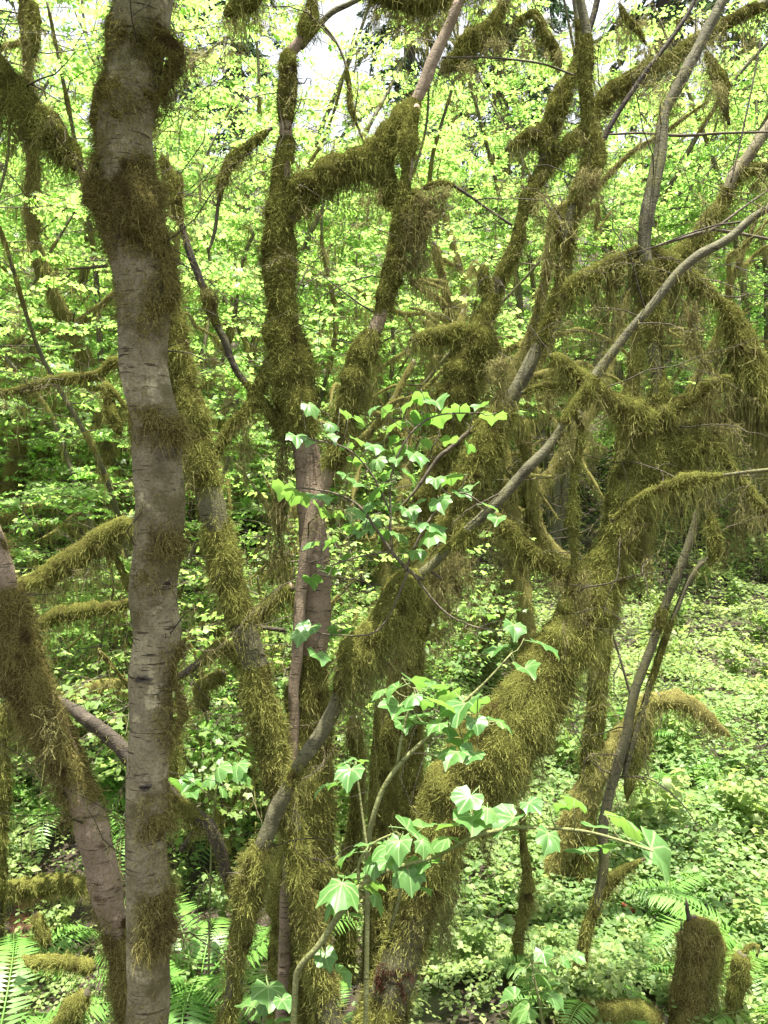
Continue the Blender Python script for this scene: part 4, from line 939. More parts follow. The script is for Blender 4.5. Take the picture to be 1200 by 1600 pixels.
young_maple('airy young maple with many small bright leaves before the central trunk', [
    [(662, 905, 3.2, .12), (650, 900, 3, .08), (632, 885, 3, 0), (612, 862, 2.8, 0), (590, 830, 2.4, 0), (560, 790, 2, 0), (520, 770, 1.6, 0), (470, 762, 1.2, 0)],
    [(632, 895, 2.2, 0), (650, 850, 2, 0), (680, 800, 1.8, 0), (720, 770, 1.4, 0), (770, 800, 1.0, 0)],
    [(612, 862, 2.2, 0), (610, 800, 2, 0), (612, 740, 1.8, 0), (640, 680, 1.6, 0), (680, 650, 1.4, 0), (750, 645, 1.0, 0)],
    [(610, 800, 1.8, 0), (580, 740, 1.6, 0), (540, 700, 1.4, 0), (470, 684, 1.0, 0)],
    [(612, 862, 1.8, 0), (560, 870, 1.5, 0), (500, 890, 1.1, 0)],
    [(640, 890, 1.8, 0), (590, 985, 1.5, 0), (520, 992, 1.2, 0), (480, 985, 1.0, 0)],
    [(640, 890, 1.8, 0), (700, 960, 1.5, 0), (770, 985, 1.2, 0), (815, 975, 1.0, 0)],
], cl, 2.4, 23, 'twig', ground=False)
young_maple('low sapling with flat green leaves right of the closest grey trunk near the fern', [
    [(330, 1330, 1.6, 0), (335, 1260, 1.6, 0), (345, 1215, 1.4, 0), (370, 1200, 1.4, 0)], [(335, 1250, 2, 0), (310, 1230, 1.5, 0), (288, 1222, 1.1, 0)],
], [(285, 1222, 44), (312, 1222, 40), (340, 1205, 42), (368, 1200, 48), (350, 1232, 36), (300, 1240, 34), (385, 1212, 32), (325, 1215, 34), (296, 1225, 36)], 3.5, 24)
young_maple('low sapling of broad pale leaves at the foot of the central trunk', [
    [(405, 1640, 2.6, 0), (412, 1590, 2.2, 0), (425, 1550, 1.8, 0)],
], [(420, 1552, 52), (405, 1580, 52), (430, 1590, 56), (385, 1570, 40), (445, 1568, 40), (412, 1560, 44)], 2.4, 25)
young_maple('low sapling with soft broad leaves at the foot of the dark crooked stem', [
    [(850, 1640, 2.6, 0), (845, 1580, 2.2, 0), (835, 1530, 1.8, 0), (830, 1505, 1.2, 0)],
], [(828, 1505, 50), (845, 1520, 50), (820, 1530, 48), (858, 1535, 46), (812, 1575, 56), (832, 1588, 60), (870, 1560, 40), (795, 1560, 44), (850, 1495, 40), (830, 1550, 44), (885, 1505, 30), (905, 1497, 34)], 2.6, 26)

# ------------------------------------------------------------------ thicket of vine maples on the slope
def gen_maple(seed, height, nstem, spread, leaf=0.045, per_twig=11, moss=True, mossy=1.0):
    rng = np.random.default_rng(seed)
    stem_mb, br, lf, ms = MB(), MB(), MB(), MB()
    LP, LD, LN, LS = [], [], [], []
    for k in range(nstem):
        az = rng.uniform(0, 2 * np.pi); lean = rng.uniform(.15, .6) * spread
        h = height * rng.uniform(.75, 1.0)
        t = np.linspace(0, 1, 7)
        cur = np.stack([np.cos(az) * lean * h * t ** 1.5, np.sin(az) * lean * h * t ** 1.5, h * t - .15 * h * lean * t ** 2.5], -1)
        cur[1:] += rng.normal(size=(6, 3)) * np.array([.11, .11, .03]) * h / 7
        cur[0, 2] = -.1
        r0 = 0.0065 * height * rng.uniform(.7, 1.25)
        C = np.concatenate([cur, (r0 * (1 - .85 * t) + .003)[:, None]], 1)
        S, s = spline(C, .07)
        tube(stem_mb, S[:, :3], S[:, 3], 7, .08, seed + k)
        if moss:
            mv = (vnoise(S[:, :3], 2.2, seed + 40) > .42) * rng.uniform(.7, 1.1) * mossy
            P = S[:, :3].copy(); P[:, 1] += 7
            mm = moss_on(P, S[:, 3], mv, np.full(len(S), .16), seed + 50 + k, dens=.32, sides=7, thick=.8, wscale=1.0)
            if mm is not None:
                for V, A in zip(mm.V, mm.A): V[:, 1] -= 7
                off = ms.n
                ms.V += mm.V; ms.A += mm.A; ms.F += [f + off for f in mm.F]; ms.n += mm.n
        nb = int(7 + height * 2.0)
        for b in range(nb):
            q = rng.uniform(.22, 1.0); i = min(len(S) - 1, int(q * (len(S) - 1)))
            a = rng.uniform(0, 2 * np.pi); L = rng.uniform(.5, 1.5) * (1.25 - .55 * q) * height / 6
            tt = np.linspace(0, 1, 5)
            bc = S[i, :3] + np.stack([np.cos(a) * L * tt, np.sin(a) * L * tt, L * (.35 * tt - .35 * tt ** 2) + rng.normal() * .1 * tt], -1)
            bc[1:] += rng.normal(size=(4, 3)) * .045
            BS, _ = spline(np.concatenate([bc, (0.006 * (1 - tt * .75))[:, None]], 1), .14)
            tube(br, BS[:, :3], BS[:, 3], 4, cap=False)
            if moss and rng.random() < .75 * mossy:
                cnt = int(L * 120 * (0.4 + rng.random()))
                kk = rng.integers(0, len(BS), cnt)
                tas = np.clip(vnoise(np.stack([kk * .14 + seed, kk * 0 + b, kk * 0], -1), 7.0, 5) * 1.8 - .5, .05, 1)
                moss_strands(ms, BS[kk, :3] + rng.normal(size=(cnt, 3)) * np.array([.03, .03, .006]), nrm(rng.normal(size=(cnt, 3))), .03 + .26 * tas * rng.random(cnt) ** 1.4, np.full(cnt, .006) * rng.uniform(.6, 1.4, cnt), np.clip(rng.normal(.55, .2, cnt), 0, 1), rng)
            nt_ = max(4, int(L * 9))
            for w in range(nt_):
                j = int(rng.uniform(.2, 1.0) * (len(BS) - 1)); a2 = a + rng.choice([-1, 1]) * rng.uniform(.3, 1.1)
                l2 = rng.uniform(.18, .5)
                e = BS[j, :3] + np.array([np.cos(a2) * l2, np.sin(a2) * l2, rng.uniform(-.10, .10)])
                tube(br, np.array([BS[j, :3], (BS[j, :3] + e) / 2 + rng.normal(size=3) * .012, e]), np.array([.0028, .0022, .0014]), 3, cap=False)
                n = per_twig
                f = np.linspace(.15, 1.0, n)[:, None]
                p = BS[j, :3] + (e - BS[j, :3]) * f
                sd = np.where(np.arange(n) % 2 == 0, 1, -1) * rng.uniform(.4, 1.3, n)
                dd = np.stack([np.cos(a2 + sd), np.sin(a2 + sd), rng.uniform(-.5, .05, n)], -1)
                LP.append(p + dd * .03); LD.append(dd)
                LN.append(np.array([0, 0, 1.0]) + rng.normal(size=(n, 3)) * .42); LS.append(leaf * rng.uniform(.6, 1.2, n))
    LP, LD, LN, LS = map(np.concatenate, (LP, LD, LN, LS))
    tint = np.clip(.5 + .5 * (vnoise(LP, .9, seed) - .5) + rng.normal(size=len(LP)) * .18, 0, 1)
    scatter_leaves(lf, FAR, LP, LD, LN, LS, tint)
    return stem_mb, br, lf, ms

def maple_proto(name, cat, seed, height, nstem, spread, **kw):
    st, br, lf, ms = gen_maple(seed, height, nstem, spread, **kw)
    root = thing(name, 'x', cat, (0, 0, 0))
    s = part('trunk', st.mesh('trunk', M['maple']), root)
    part('branchwork', br.mesh('branchwork', M['twig']), root, kind='stuff')
    part('foliage', lf.mesh('foliage', M['leaf_far']), root, kind='stuff')
    if ms.n: part('moss', ms.mesh('moss', M['moss_yellow_lit']), s, kind='stuff')
    return root, child_table(root)

PROTO = [maple_proto('vine_maple', 'tree', 300 + k, h, n, sp, mossy=m) for k, (h, n, sp, m) in enumerate([(6.6, 4, 1.0, .6), (5.8, 4, 1.2, .8), (8.2, 3, .8, .5), (5.0, 4, 1.3, 1.0), (9.5, 3, .7, .4)])]
SHRUB = [maple_proto('leafy_shrub', 'shrub', 340 + k, h, n, sp, moss=mo, leaf=.034, per_twig=9) for k, (h, n, sp, mo) in enumerate([(1.7, 6, 1.3, False), (2.3, 6, 1.2, True), (1.3, 7, 1.6, False)])]
used = set()
def place(protos, k, x, y, label, group, rng, smin=.85, smax=1.15):
    root, table = protos[k]
    if (id(protos), k) in used:
        o = copy_tree(root, None, table)
    else:
        o = root; used.add((id(protos), k))
    s = rng.uniform(smin, smax)
    o.location = (x, y, gz(x, y)); o.rotation_euler = (0, 0, rng.uniform(0, 6.28)); o.scale = (s, s, s * rng.uniform(.92, 1.1))
    o['label'] = label; o['group'] = group
    return o

rg = random.Random(17)
def zone_of(x, y):
    return 'left' if x < -0.18 * y else ('right' if x > .18 * y else 'middle')
LABV = {('left', 0): 'leafy vine maple in the near thicket left of the central trunk', ('left', 1): 'distant vine maple on the slope left of the central trunk',
        ('middle', 0): 'leafy vine maple in the thicket right behind the central trunk', ('middle', 1): 'distant vine maple on the slope behind the central trunk',
        ('right', 0): 'leafy vine maple standing by the sunlit slope at right', ('right', 1): 'distant vine maple above the sunlit slope at right'}
rows = [(6.6, 2.0, 5), (8.2, 1.9, 6), (10, 1.9, 8), (12.2, 2.0, 9), (14.8, 2.2, 10), (18, 2.5, 11), (22, 3.0, 11), (27, 3.6, 12), (33, 4.4, 12)]
for (y, dx, n) in rows:
    for q in range(n):
        x = (q - (n - 1) / 2) * dx + rg.uniform(-.4, .4) * dx
        yy = y + rg.uniform(-.7, .7) * (y / 9)
        if yy < 13 and 0.08 * yy < x < 0.7 * yy:      # the open slope at the right stays clear
            if rg.random() < .95: continue
        if yy < 15 and x > 0.12 * yy and rg.random() < .4: continue
        lab = LABV[(zone_of(x, yy), int(yy > 13))]
        place(PROTO, rg.randrange(5), x, yy, lab, lab.replace('leafy vine maple', 'vine maples').replace('distant vine maple', 'far vine maples'), rg, *((.9, 1.2) if 8.5 < yy < 15 and abs(x) > .1 * yy else (.65, 1.0)))
for (x, y, k) in [(-5.6, 12, 4), (-3.6, 13, 2), (-1.6, 12.4, 4), (.6, 13.2, 2), (2.6, 12.4, 4), (4.4, 13.4, 2), (6.2, 12.4, 4)]:
    lab = 'tall thin vine maple reaching above the thicket, ' + {'left': 'left of the central trunk', 'middle': 'behind the central trunks', 'right': 'by the sunlit slope at right'}[zone_of(x, y)]
    place(PROTO, k, x, y, lab, lab, rg, 1.0, 1.2)
for q in range(150):
    y = 4.8 + 20 * rg.random() ** 1.35; x = rg.uniform(-.6, .6) * y
    if x > .04 * y and y < 13 and rg.random() < .93: continue
    if y > 9 and rg.random() < .15: continue
    z = zone_of(x, y); far = y > 10
    lab = {'left': 'low leafy shrub in the undergrowth at left', 'middle': 'low leafy shrub behind the central trunks', 'right': 'low leafy shrub on the sunlit slope at right'}[z]
    if far: lab = {'left': 'distant leafy shrub on the rising slope at left', 'middle': 'distant leafy shrub on the rising slope in the middle', 'right': 'distant leafy shrub high on the rising slope at right'}[z]
    f = 1.0 if not far else 1.35
    place(SHRUB, rg.randrange(3), x, y, lab, lab.replace('shrub', 'shrubs'), rg, .6 * f, 1.1 * f)

def herb(seed):
    rng = np.random.default_rng(seed)
    root = thing('leafy_herb', 'x', 'plant', (0, 0, 0))
    st, lf = MB(), MB()
    P, D, Nn, S = [], [], [], []
    for k in range(8):
        a = rng.uniform(0, 6.28); h = rng.uniform(.55, 1.0); le = rng.uniform(.15, .5)
        t = np.linspace(0, 1, 5)
        c = np.stack([np.cos(a) * le * h * t ** 1.4, np.sin(a) * le * h * t ** 1.4, h * t - .03], -1)
        tube(st, c, .008 * (1 - .7 * t), 4, cap=False)
        for q in range(17):
            f = rng.uniform(.25, 1); p = np.array([np.interp(f, t, c[:, i]) for i in range(3)]); b_ = rng.uniform(0, 6.28)
            d = np.array([np.cos(b_), np.sin(b_), rng.uniform(-.5, .05)])
            P.append(p + d * .05); D.append(d); Nn.append(np.array([0, -.1, 1.0]) + rng.normal(size=3) * .3); S.append(rng.uniform(.07, .15) * (.72 if seed % 2 else 1))
    scatter_leaves(lf, FAR if seed % 2 else OVAL, np.array(P), np.array(D), np.array(Nn), np.array(S), np.clip(rng.normal(.5, .22, len(P)), 0, 1))
    part('stem', st.mesh('stem', M['green_stem']), root)
    part('foliage', lf.mesh('foliage', M['leaf_ground']), root, kind='stuff')
    return root, child_table(root)
HERB = [herb(900 + k) for k in range(4)]
for q in range(70):
    y = rg.uniform(3.3, 5.6); x = y * rg.uniform(.0, .56)
    lab = 'ankle-high broad-leaved plant among the clover at lower right'
    place(HERB, rg.randrange(4), x, y, lab, 'ankle-high plants among the clover', rg, .20, .42)
for q in range(40):
    y = rg.uniform(3.6, 6.2); x = -y * rg.uniform(.0, .56)
    lab = 'ankle-high broad-leaved plant on the dark ground at lower left'
    place(HERB, rg.randrange(4), x, y, lab, 'ankle-high plants at lower left', rg, .18, .38)
for q in range(110):          # knee-high leafy plants breaking up the slope at right
    y = 5.0 + 8.5 * rg.random(); x = y * rg.uniform(.05, .56)
    lab = 'knee-high pale leafy plant in the ground cover on the right slope'
    place(HERB, rg.randrange(4), x, y, lab, 'knee-high plants on the right slope', rg, .40, .75)

# ------------------------------------------------------------------ mossy trees farther back
def mossy_back(seed):
    rng = np.random.default_rng(seed)
    root = thing('mossy_tree', 'x', 'tree', (0, 0, 0))
    h = rng.uniform(4.0, 5.5); az = rng.uniform(0, 6.28); lean = rng.uniform(.25, .7)
    t = np.linspace(0, 1, 8)
    c = np.stack([np.cos(az) * lean * h * t ** 1.3, np.sin(az) * lean * h * t ** 1.3, h * t - .12], -1); c[1:] += rng.normal(size=(7, 3)) * .09
    C = np.concatenate([c, (.075 * (1 - .8 * t) + .008)[:, None]], 1)
    S, _ = spline(C, .05)
    sh = np.array([0, 7.0, 0])
    def one(S, name, parent, k, hk):
        mb = MB(); tube(mb, S[:, :3], S[:, 3], 8, .08, seed + k)
        o = part(name, mb.mesh(name, M['maple']), parent)
        mm = moss_on(S[:, :3] + sh, S[:, 3], np.full(len(S), .95), np.full(len(S), hk), seed + k, dens=.9, sides=8, thick=.5)
        if mm is not None: part('moss', mm.mesh('moss', M['moss_yellow_lit'], sh), o, kind='stuff')
    one(S, 'trunk', root, 1, .12)
    for k in range(7):
        i = int(rng.uniform(.25, .95) * (len(S) - 1)); a = rng.uniform(0, 6.28); L = rng.uniform(.7, 1.8)
        tt = np.linspace(0, 1, 6)
        b = S[i, :3] + np.stack([np.cos(a) * L * tt, np.sin(a) * L * tt, L * (rng.uniform(.2, 1.0) * tt - rng.uniform(.2, 1.0) * tt ** 2)], -1); b[1:] += rng.normal(size=(5, 3)) * .06
        B_, _ = spline(np.concatenate([b, (.022 * (1 - .85 * tt) + .002)[:, None]], 1), .05)
        one(B_, 'limb', root, 10 + k, .26)
    # bare twigs
    tw = MB()
    for k in range(26):
        i = int(rng.uniform(.2, 1) * (len(S) - 1)); a = rng.uniform(0, 6.28); L = rng.uniform(.5, 1.6); tt = np.linspace(0, 1, 5)
        b = S[i, :3] + np.stack([np.cos(a) * L * tt, np.sin(a) * L * tt, L * (rng.uniform(-.3, 1.0) * tt)], -1); b[1:] += rng.normal(size=(4, 3)) * .06
        tube(tw, b, .006 * (1 - .8 * tt), 4, cap=False)
    part('branchwork', tw.mesh('branchwork', M['dark']), root, kind='stuff')
    return root, child_table(root)
MOSSY = [mossy_back(500 + 7 * k) for k in range(3)]
rm = random.Random(5)
for (x, y) in [(-.2, 7.6), (1.5, 7.6), (-2.0, 9.8), (2.3, 8.8), (-3.0, 7.0), (-1.6, 6.6), (.1, 6.6), (.9, 8.2), (-4.1, 8.2), (-4.6, 9), (-2.6, 8.6), (-1.0, 9.2), (.4, 9), (3.6, 11.5), (5.6, 10.2), (-6, 11), (-3, 12), (0, 12.5), (3, 13), (6.5, 13)]:
    lab = 'mossy bearded tree of the thicket, ' + ('left of the central trunk' if x < -1 else 'behind the central trunks' if x < 1.2 else 'by the sunlit slope at right')
    place(MOSSY, rm.randrange(3), x, y, lab, lab, rm, .75, 1.15)

# ------------------------------------------------------------------ conifers behind
def conifer():
    rng = np.random.default_rng(77)
    root = thing('conifer', 'x', 'tree', (0, 0, 0))
    h = 26.0
    t = np.linspace(0, 1, 8)
    P = np.stack([.1 * np.sin(t * 5), .1 * np.cos(t * 4), h * t - .2], -1)
    mb = MB(); tube(mb, P, .36 * (1 - t * .93), 10, .06, 5)
    part('trunk', mb.mesh('trunk', M['dark']), root)
    bm, nm = MB(), MB()
    for k in range(130):
        z = rng.uniform(4.5, 25.5); L = (1 - z / 28) * rng.uniform(2.4, 4.6); a = rng.uniform(0, 6.28)
        tt = np.linspace(0, 1, 6)
        c = np.stack([np.cos(a) * L * tt, np.sin(a) * L * tt, z + .25 * L * tt - .75 * L * tt ** 2], -1)
        tube(bm, c, .03 * (1 - .8 * tt), 4, cap=False)
        n = int(95 * L)
        f = rng.uniform(.15, 1, n); p = np.stack([np.interp(f, tt, c[:, q]) for q in range(3)], -1)
        p += rng.normal(size=(n, 3)) * np.array([.22, .22, .04]) * (1.15 - f)[:, None]
        D = np.stack([np.cos(a + rng.normal(size=n) * .9), np.sin(a + rng.normal(size=n) * .9), rng.uniform(-1.1, -.1, n)], -1)
        scatter_leaves(nm, (np.array([[0, 0, 0], [.16, .5, .02], [0, 1, -.05], [-.16, .5, .02]], float), np.array([[0, 1, 2], [0, 2, 3]])), p, D, np.array([0, 0, 1.0]) + rng.normal(size=(n, 3)) * .4, rng.uniform(.14, .34, n), rng.random(n))
    part('branchwork', bm.mesh('branchwork', M['dark']), root, kind='stuff')
    part('foliage', nm.mesh('foliage', M['needle']), root, kind='stuff')
    return root, child_table(root)
CON = [conifer()]
for q, (x, y) in enumerate([(3.4, 23), (8.6, 24), (12.5, 27), (-13, 26), (-5.5, 30), (1.0, 34), (-20, 30), (17, 31), (7.0, 36), (-10, 38)]):
    lab = 'dark tall conifer on the slope high behind the maple thicket'
    place(CON, 0, x, y, lab, 'conifers behind the thicket', rg, .85, 1.2)

# ------------------------------------------------------------------ ground cover
rng = np.random.default_rng(41)
# low clover-like plants near
mb = MB()
n = 12000
y = 2.6 + 5.4 * rng.random(n) ** 1.1; x = (rng.random(n) - .5) * 1.35 * (y + .5)
P = np.stack([x, y, 0 * x], -1)
dn = vnoise(P, 1.5, 8) * .6 + vnoise(P, 4.0, 9) * .4
ok = dn > (.53 - .22 * np.clip(x / 1.2, -.25, 1)); P = P[ok]; n = len(P)
P[:, 2] = ground_z(P[:, 0], P[:, 1]) + .02 + .07 * rng.random(n) + .08 * vnoise(P, 2.2, 12)
az = rng.uniform(0, 6.28, n)
scatter_leaves(mb, TREF, P, np.stack([np.cos(az), np.sin(az), rng.normal(size=n) * .15], -1), np.array([0, -.15, 1.0]) + rng.normal(size=(n, 3)) * .28, rng.uniform(.022, .040, n), np.clip(rng.normal(.45, .2, n), 0, 1))
part('clover_cover', mb.mesh('clover_cover', M['leaf_ground']), kind='stuff')
# leafy carpet on the slope
mb = MB()
n = 190000
y = 3.6 + 17 * rng.random(n) ** 1.5; x = (rng.random(n) - .40) * 1.3 * (y + 1)
P = np.stack([x, y, 0 * x], -1)
dn = vnoise(P, .8, 18) * .6 + vnoise(P, 2.4, 19) * .4
rightness = np.clip(x / y * 2.5 + .45, 0, 1)
ok = (dn > (.50 - .36 * rightness)) & ((y > 4.3) | (rightness > .6)); P, y = P[ok], y[ok]; n = len(P)
hgt = (.05 + .42 * vnoise(P, 1.1, 22) * np.clip((y - 3.2) / 2.5, .25, 1)) * (.55 + .45 * rng.random(n) ** .5)
P[:, 2] = ground_z(P[:, 0], P[:, 1]) + .02 + hgt
az = rng.uniform(0, 6.28, n)
DIA = (np.array([[0, 0, 0], [.31, .42, .08], [0, 1, -.1], [-.31, .42, .08]], float), np.array([[0, 1, 2], [0, 2, 3]]))
scatter_leaves(mb, DIA, P, np.stack([np.cos(az), np.sin(az), rng.uniform(-.4, .2, n)], -1), np.array([0.05, -.42, 1.0]) + rng.normal(size=(n, 3)) * .38, (.022 + .05 * rng.random(n) ** 1.5) * (.78 + .04 * y), np.clip(.5 + .7 * (vnoise(P, .7, 25) - .5) + .03 * (y - 7) + rng.normal(size=n) * .16, 0, 1))
part('leafy_undergrowth', mb.mesh('leafy_undergrowth', M['leaf_ground']), kind='stuff')
# litter: small twigs and dead bits
mb = MB()
n = 1500
y = 2.5 + 4.5 * rng.random(n); x = (rng.random(n) - .5) * 1.3 * (y + .5)
az = rng.uniform(0, 6.28, n); L = rng.uniform(.04, .22, n)
for q in range(n):
    d = np.array([math.cos(az[q]), math.sin(az[q]), rng.normal() * .15]) * L[q]
    p = np.array([x[q], y[q], gz(x[q], y[q]) + .012])
    tube(mb, np.array([p - d / 2, p + rng.normal(size=3) * .004, p + d / 2]), np.array([.003, .003, .002]), 3, cap=False)
part('twig_litter', mb.mesh('twig_litter', M['twig']), kind='stuff')

# ------------------------------------------------------------------ ferns
def frond_mesh(seed, arch, mat, npin=30):
    rng = np.random.default_rng(seed)
    mb = MB()
    t = np.linspace(0, 1, 12)
    P = np.stack([.03 * np.sin(t * 3), t * .82, 1.05 * t - (arch + .25) * t ** 2], -1)
    tube(mb, P, .0075 * (1 - .8 * t), 4, cap=False, tint=.9)
    f = np.linspace(.14, .985, npin)
    Q = np.stack([np.interp(f, t, P[:, k]) for k in range(3)], -1)
    T = nrm(np.stack([np.gradient(Q[:, k]) for k in range(3)], -1))
    ln = .17 * np.clip(np.sin(np.pi * (f * .86 + .12)) ** .75, .05, 1)
    tm = (np.array([[0, -.03, 0], [.30, .08, .012], [1, .16, -.05], [.30, -.085, .012]]), np.array([[0, 3, 1], [1, 3, 2]]))
    for sgn in (-1, 1):
        X = np.cross(T, np.array([0, 0, 1.0])); X = nrm(X) * sgn
        Up = nrm(np.cross(X, T) * sgn)
        Tm = tm[0]
        V = Q[:, None] + ln[:, None, None] * (Tm[None, :, 0:1] * (X + .12 * T + rng.normal(size=Q.shape) * .05)[:, None] + Tm[None, :, 1:2] * T[:, None] + (Tm[None, :, 2:3] - .12 * Tm[None, :, 0:1] ** 2) * Up[:, None])
        k = np.arange(npin)[:, None, None] * 4
        mb.add(V.reshape(-1, 3), [(k + tm[1]).reshape(-1, 3)], np.repeat(np.clip(rng.normal(.5, .15, npin), 0, 1), 4))
    return mb.mesh('frond', M[mat])
FROND = [frond_mesh(k, a, 'fern') for k, a in enumerate((.62, .85, 1.05, .45))]
FROND_D = [frond_mesh(9, .9, 'fern_dead')]
def fern(pos, size, label, n, seed, group=None, dirs=None, dead=False, face=None):
    r = random.Random(seed)
    root = thing('sword_fern', label, 'fern', pos, group)
    for k in range(n):
        o = part('frond', r.choice(FROND_D if dead else FROND), root)
        a = (dirs[k] if dirs else 2 * math.pi * k / n + r.uniform(-.25, .25))
        s = size * r.uniform(.75, 1.1)
        o.rotation_euler = (r.uniform(-.22, .15), r.uniform(-.25, .25), a); o.scale = (s, s, s)
    return root
R_ = math.radians
fern(ground_hit(60, 1600) + np.array([0, -.42, .06]), .72, 'bright sword fern spreading fronds in the lower left corner', 9, 1, dirs=[R_(d) for d in (-100, -60, -20, 20, 60, 100, 150, 200, 240)])
fern(ground_hit(20, 1545), .62, 'sword fern with one long feathered frond at the left edge', 7, 2, dirs=[R_(d) for d in (-110, -75, -40, 20, 70, 130, 190)])
fern(ground_hit(310, 1560), .8, 'large dark green sword fern right of the closest grey trunk base', 10, 3)
fern(ground_hit(290, 1610) + np.array([0, -.1, 0]), .55, 'small sunlit sword fern low beside the grey trunk base', 8, 4)
fern(ground_hit(525, 1600), .35, 'single small upright fern at the foot of the biggest shaggy trunk', 4, 5)
fern(ground_hit(932, 1600), .55, 'pale fern beside the base of the dark crooked stem', 7, 6)
fern(ground_hit(1180, 1510), .95, 'big shaded sword fern at the right edge behind the mossy stump', 11, 7)
fern(ground_hit(1190, 1605), .7, 'sword fern in the lower right corner', 8, 8)
fern(ground_hit(190, 1240), .6, 'sword fern between the leaning trunk and the closest grey trunk', 9, 9)
fern(ground_hit(40, 1200), .7, 'sword fern at the left edge above the mossy log', 9, 10)
fern(ground_hit(380, 1280), .7, 'sword fern left of the central trunk', 9, 11)
fern(ground_hit(1000, 1450), .6, 'sword fern with stiff leaves among the ground cover right of the crooked stem', 8, 12)
fern(ground_hit(15, 1440), .4, 'withered rust brown fern on the mossy log', 5, 13, dead=True)
rq = random.Random(8)
for q in range(16):
    p = ground_hit(rq.choice([rq.uniform(30, 420), rq.uniform(800, 1190)]), rq.uniform(1120, 1330))
    fern(p, rq.uniform(.5, .8), 'sword fern half hidden in the leafy undergrowth', 8, 60 + q, group='ferns in the undergrowth')

rb = random.Random(44)
for q, (u, v) in enumerate([(905, 1180), (1030, 1190), (1085, 1160), (1130, 1300), (1180, 1230), (1010, 1290), (870, 1120), (1150, 1120)]):
    p = ground_hit(u, v)
    root = thing('bare_sapling', 'thin bare twiggy sapling in the ground cover of the right slope', 'sapling', p, 'bare saplings on the right slope')
    h = rb.uniform(.7, 1.5); pts = [np.array([0, 0, -.03])]
    for j in range(7): pts.append(pts[-1] + np.array([rb.gauss(.02, .05), rb.gauss(0, .04), h / 7]))
    pts = np.array(pts)
    mb = MB(); tube(mb, pts, np.linspace(.006, .0015, 8), 5, cap=False); part('stem', mb.mesh('stem', M['dark']), root)
    mb = MB()
    for j in range(9):
        b0 = pts[rb.randrange(2, 8)]; a = rb.uniform(0, 6.28); L = rb.uniform(.2, .6)
        e = np.array([math.cos(a) * L, math.sin(a) * L, rb.uniform(-.05, .3)])
        tube(mb, np.array([b0, b0 + e * .5 + np.array([0, 0, .03]), b0 + e]), np.array([.003, .002, .001]), 4, cap=False)
    part('branchwork', mb.mesh('branchwork', M['dark']), root, kind='stuff')

# ------------------------------------------------------------------ logs, stump, sticks
def log(label, pts, Y, moss='moss', name='mossy_log', bark='dark', cat='log', **kw):
    p = wp(*pts[0][:2], Y if not isinstance(Y, tuple) else Y[0]); b = np.array([p[0], p[1], gz(p[0], p[1])])
    root = thing(name, label, cat, b)
    limb_mesh(root, b, pts, Y, bark, 'wood', moss=moss, rough=.12, **kw)
    return root
log('mossy fallen log lying level at the left behind the leaning trunk', [(-60, 1400, 13, 1, 10), (0, 1392, 14, 1, 20), (60, 1385, 14, 1.1, 20), (115, 1382, 13, 1, 20), (165, 1390, 11, .9, 10)], 3.9)
log('thin mossy log above the bright fern at lower left', [(-20, 1510, 9, 1), (40, 1505, 10, 1.1, 10), (100, 1502, 10, 1.1, 10), (150, 1512, 8, 1, 10)], 3.4)
log('mossy stick lying under the lower left fern', [(85, 1620, 14, 1), (115, 1575, 15, 1.1), (138, 1550, 12, 1)], 3.1)
log('short upright mossy snag by the lower left log', [(75, 1480, 9, 1), (62, 1450, 9, 1.1), (55, 1425, 7, 1)], 3.6, name='mossy_snag', cat='snag')
log('mossy fallen log at the bottom right before the stump', [(860, 1600, 14, 1), (920, 1585, 18, 1.1, 10), (980, 1585, 20, 1.1, 10), (1040, 1598, 16, 1, 10)], 3.3)
log('mossy hummock of rotten wood among the right ground cover', [(935, 1530, 9, 1), (965, 1535, 14, 1.1, 10), (990, 1555, 12, 1, 10)], 3.7)
log('sunlit mossy log across the left undergrowth behind the near trunk', [(90, 1095, 8, 1, 20), (140, 1080, 10, 1.1, 20), (190, 1072, 12, 1.1, 20), (250, 1080, 12, 1, 20)], 4.8, moss='moss_yellow_lit')
log('thin broken red stick lying on the slope ground cover', [(972, 1412, 2.4), (990, 1424, 3.2), (1008, 1436, 2.6)], 4.3, name='red_stick', bark='red_wood', cat='stick')
log('fallen mossy bough in the mid undergrowth right of the central trunk', [(600, 1265, 8, 1, 20), (650, 1262, 12, 1.1, 20), (690, 1270, 10, 1, 20)], 4.4)
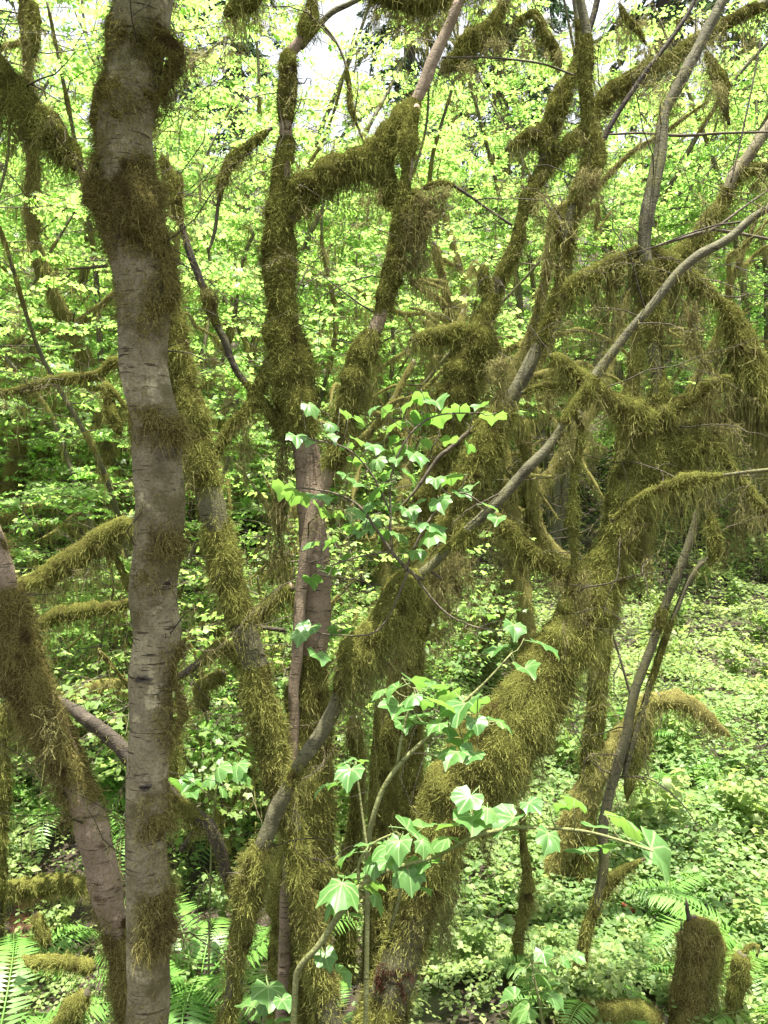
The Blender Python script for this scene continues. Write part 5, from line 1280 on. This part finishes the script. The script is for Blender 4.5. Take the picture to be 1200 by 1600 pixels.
rs, bs = tree('mossy_stump', 'shaggy rotten stump with drooping moss and exposed roots at lower right', 'stump', [
    dict(to_ground=True, moss='moss_brown', name='stump_wood', sides=16, thick=.5, rough=.22, pts=[(1070, 1640, 27, .5), (1074, 1590, 24, .8, 30), (1082, 1545, 20, .7, 40), (1080, 1500, 22, 1, 50), (1092, 1462, 17, 1.1, 50), (1084, 1432, 9, 1, 30)]),
    dict(moss='moss', name='root', thick=.6, rough=.2, pts=[(1084, 1452, 8, 1, 50), (1098, 1446, 12, 1.1, 70), (1110, 1466, 13, 1.1, 110), (1114, 1505, 10, 1, 110), (1108, 1560, 7, 1, 90)]),
    dict(moss='moss_brown', name='root', rough=.2, pts=[(1060, 1640, 9, .4), (1054, 1570, 8, .8, 20), (1060, 1520, 7, .6, 20), (1074, 1470, 6, 1, 20)]),
    dict(moss='moss_brown', name='root', rough=.2, pts=[(1108, 1640, 8, .5), (1112, 1590, 7, .8, 20), (1104, 1545, 7, .5), (1090, 1510, 8, .9)]),
    dict(name='splinter', bark='dark', sides=5, rough=.3, pts=[(1078, 1440, 5), (1074, 1420, 3.4), (1072, 1404, .6)]),
    dict(name='splinter', bark='maple', sides=5, rough=.3, pts=[(1062, 1500, 4), (1065, 1462, 3), (1064, 1436, .6)]),
    dict(name='root', bark='alder', sides=6, pts=[(1090, 1520, 2.4), (1105, 1500, 2.2), (1120, 1512, 2), (1115, 1530, 1.6), (1095, 1545, 1.6), (1085, 1600, 1.6)]),
    dict(name='root', bark='alder', sides=6, pts=[(1078, 1490, 2), (1085, 1540, 2), (1082, 1590, 2.4), (1070, 1640, 2.4)]),
], 'dark', 3.4, (1075, 1640))
mb = MB()
for (u, v, L, w, c) in [(1085, 1450, .18, .08, 900), (1112, 1465, .26, .07, 1200), (1070, 1500, .2, .07, 700), (1092, 1520, .2, .06, 500)]:
    drape(mb, wp(u, v, 3.36), L, w, c, rng, 0.0024, .45)
part('hanging_moss', mb.mesh('hanging_moss', M['moss_yellow_lit'], bs), rs, kind='stuff')
tree('mossy_stump', 'small mossy broken post standing right of the rotten stump', 'stump', [
    dict(to_ground=True, name='stump_wood', moss='moss', sides=10, thick=.5, pts=[(1138, 1640, 8, .7), (1145, 1570, 9, .8), (1155, 1520, 12, 1.1, 40), (1160, 1488, 13, 1.1, 20)]),
    dict(name='root', sides=6, bark='twig', pts=[(1158, 1495, 3, .8), (1172, 1478, 4, 1, 10), (1186, 1480, 3, .7), (1182, 1495, 2)]),
], 'maple', 3.4, (1138, 1620))
for q, (lab, pts, Y) in enumerate([
    ('slim mossy stem hung with beards right of the big shaggy trunk base', [(800, 1560, 7, .8), (815, 1440, 7, .9, 20), (825, 1380, 9, 1.1, 40), (818, 1320, 6, .9), (815, 1260, 5, .7)], 3.6),
    ('slim mossy stem between the central trunk and the biggest shaggy trunk', [(575, 1640, 7, .9), (575, 1500, 7, .9, 10), (578, 1380, 6, .8), (582, 1250, 6, .8), (590, 1100, 5, .6)], 3.2),
    ('pale leaning stem among mossy trunks at the bottom centre', [(508, 1640, 7, .1), (510, 1500, 7, .1), (515, 1400, 8, .8), (510, 1250, 8, .9, 20), (512, 1120, 8, .9, 20)], 3.5),
    ('twisted mossy stem right of the central trunk base', [(545, 1640, 13, 1), (540, 1480, 13, 1, 30), (548, 1350, 12, 1, 30), (560, 1220, 11, 1, 40), (550, 1120, 9, .9, 30)], 3.7),
    ('mossy post behind the lower left leaning trunk', [(-5, 1330, 12, .8), (-2, 1200, 13, .9, 30), (10, 1120, 11, 1, 60), (30, 1090, 8, .9, 60), (60, 1080, 5, .8, 40)], 3.6)]):
    tree('mossy_sapling', lab, 'sapling', [dict(to_ground=True, name='stem', sides=10, thick=.45, pts=pts)], 'maple', Y, pts[0][:2])

if __name__ == '__main__':
    seen = set(); nt_ = 0
    for o in SC.objects:
        if o.type == 'MESH' and o.data.name not in seen:
            seen.add(o.data.name); o.data.calc_loop_triangles(); nt_ += len(o.data.loop_triangles)
    print('TRIS', nt_)
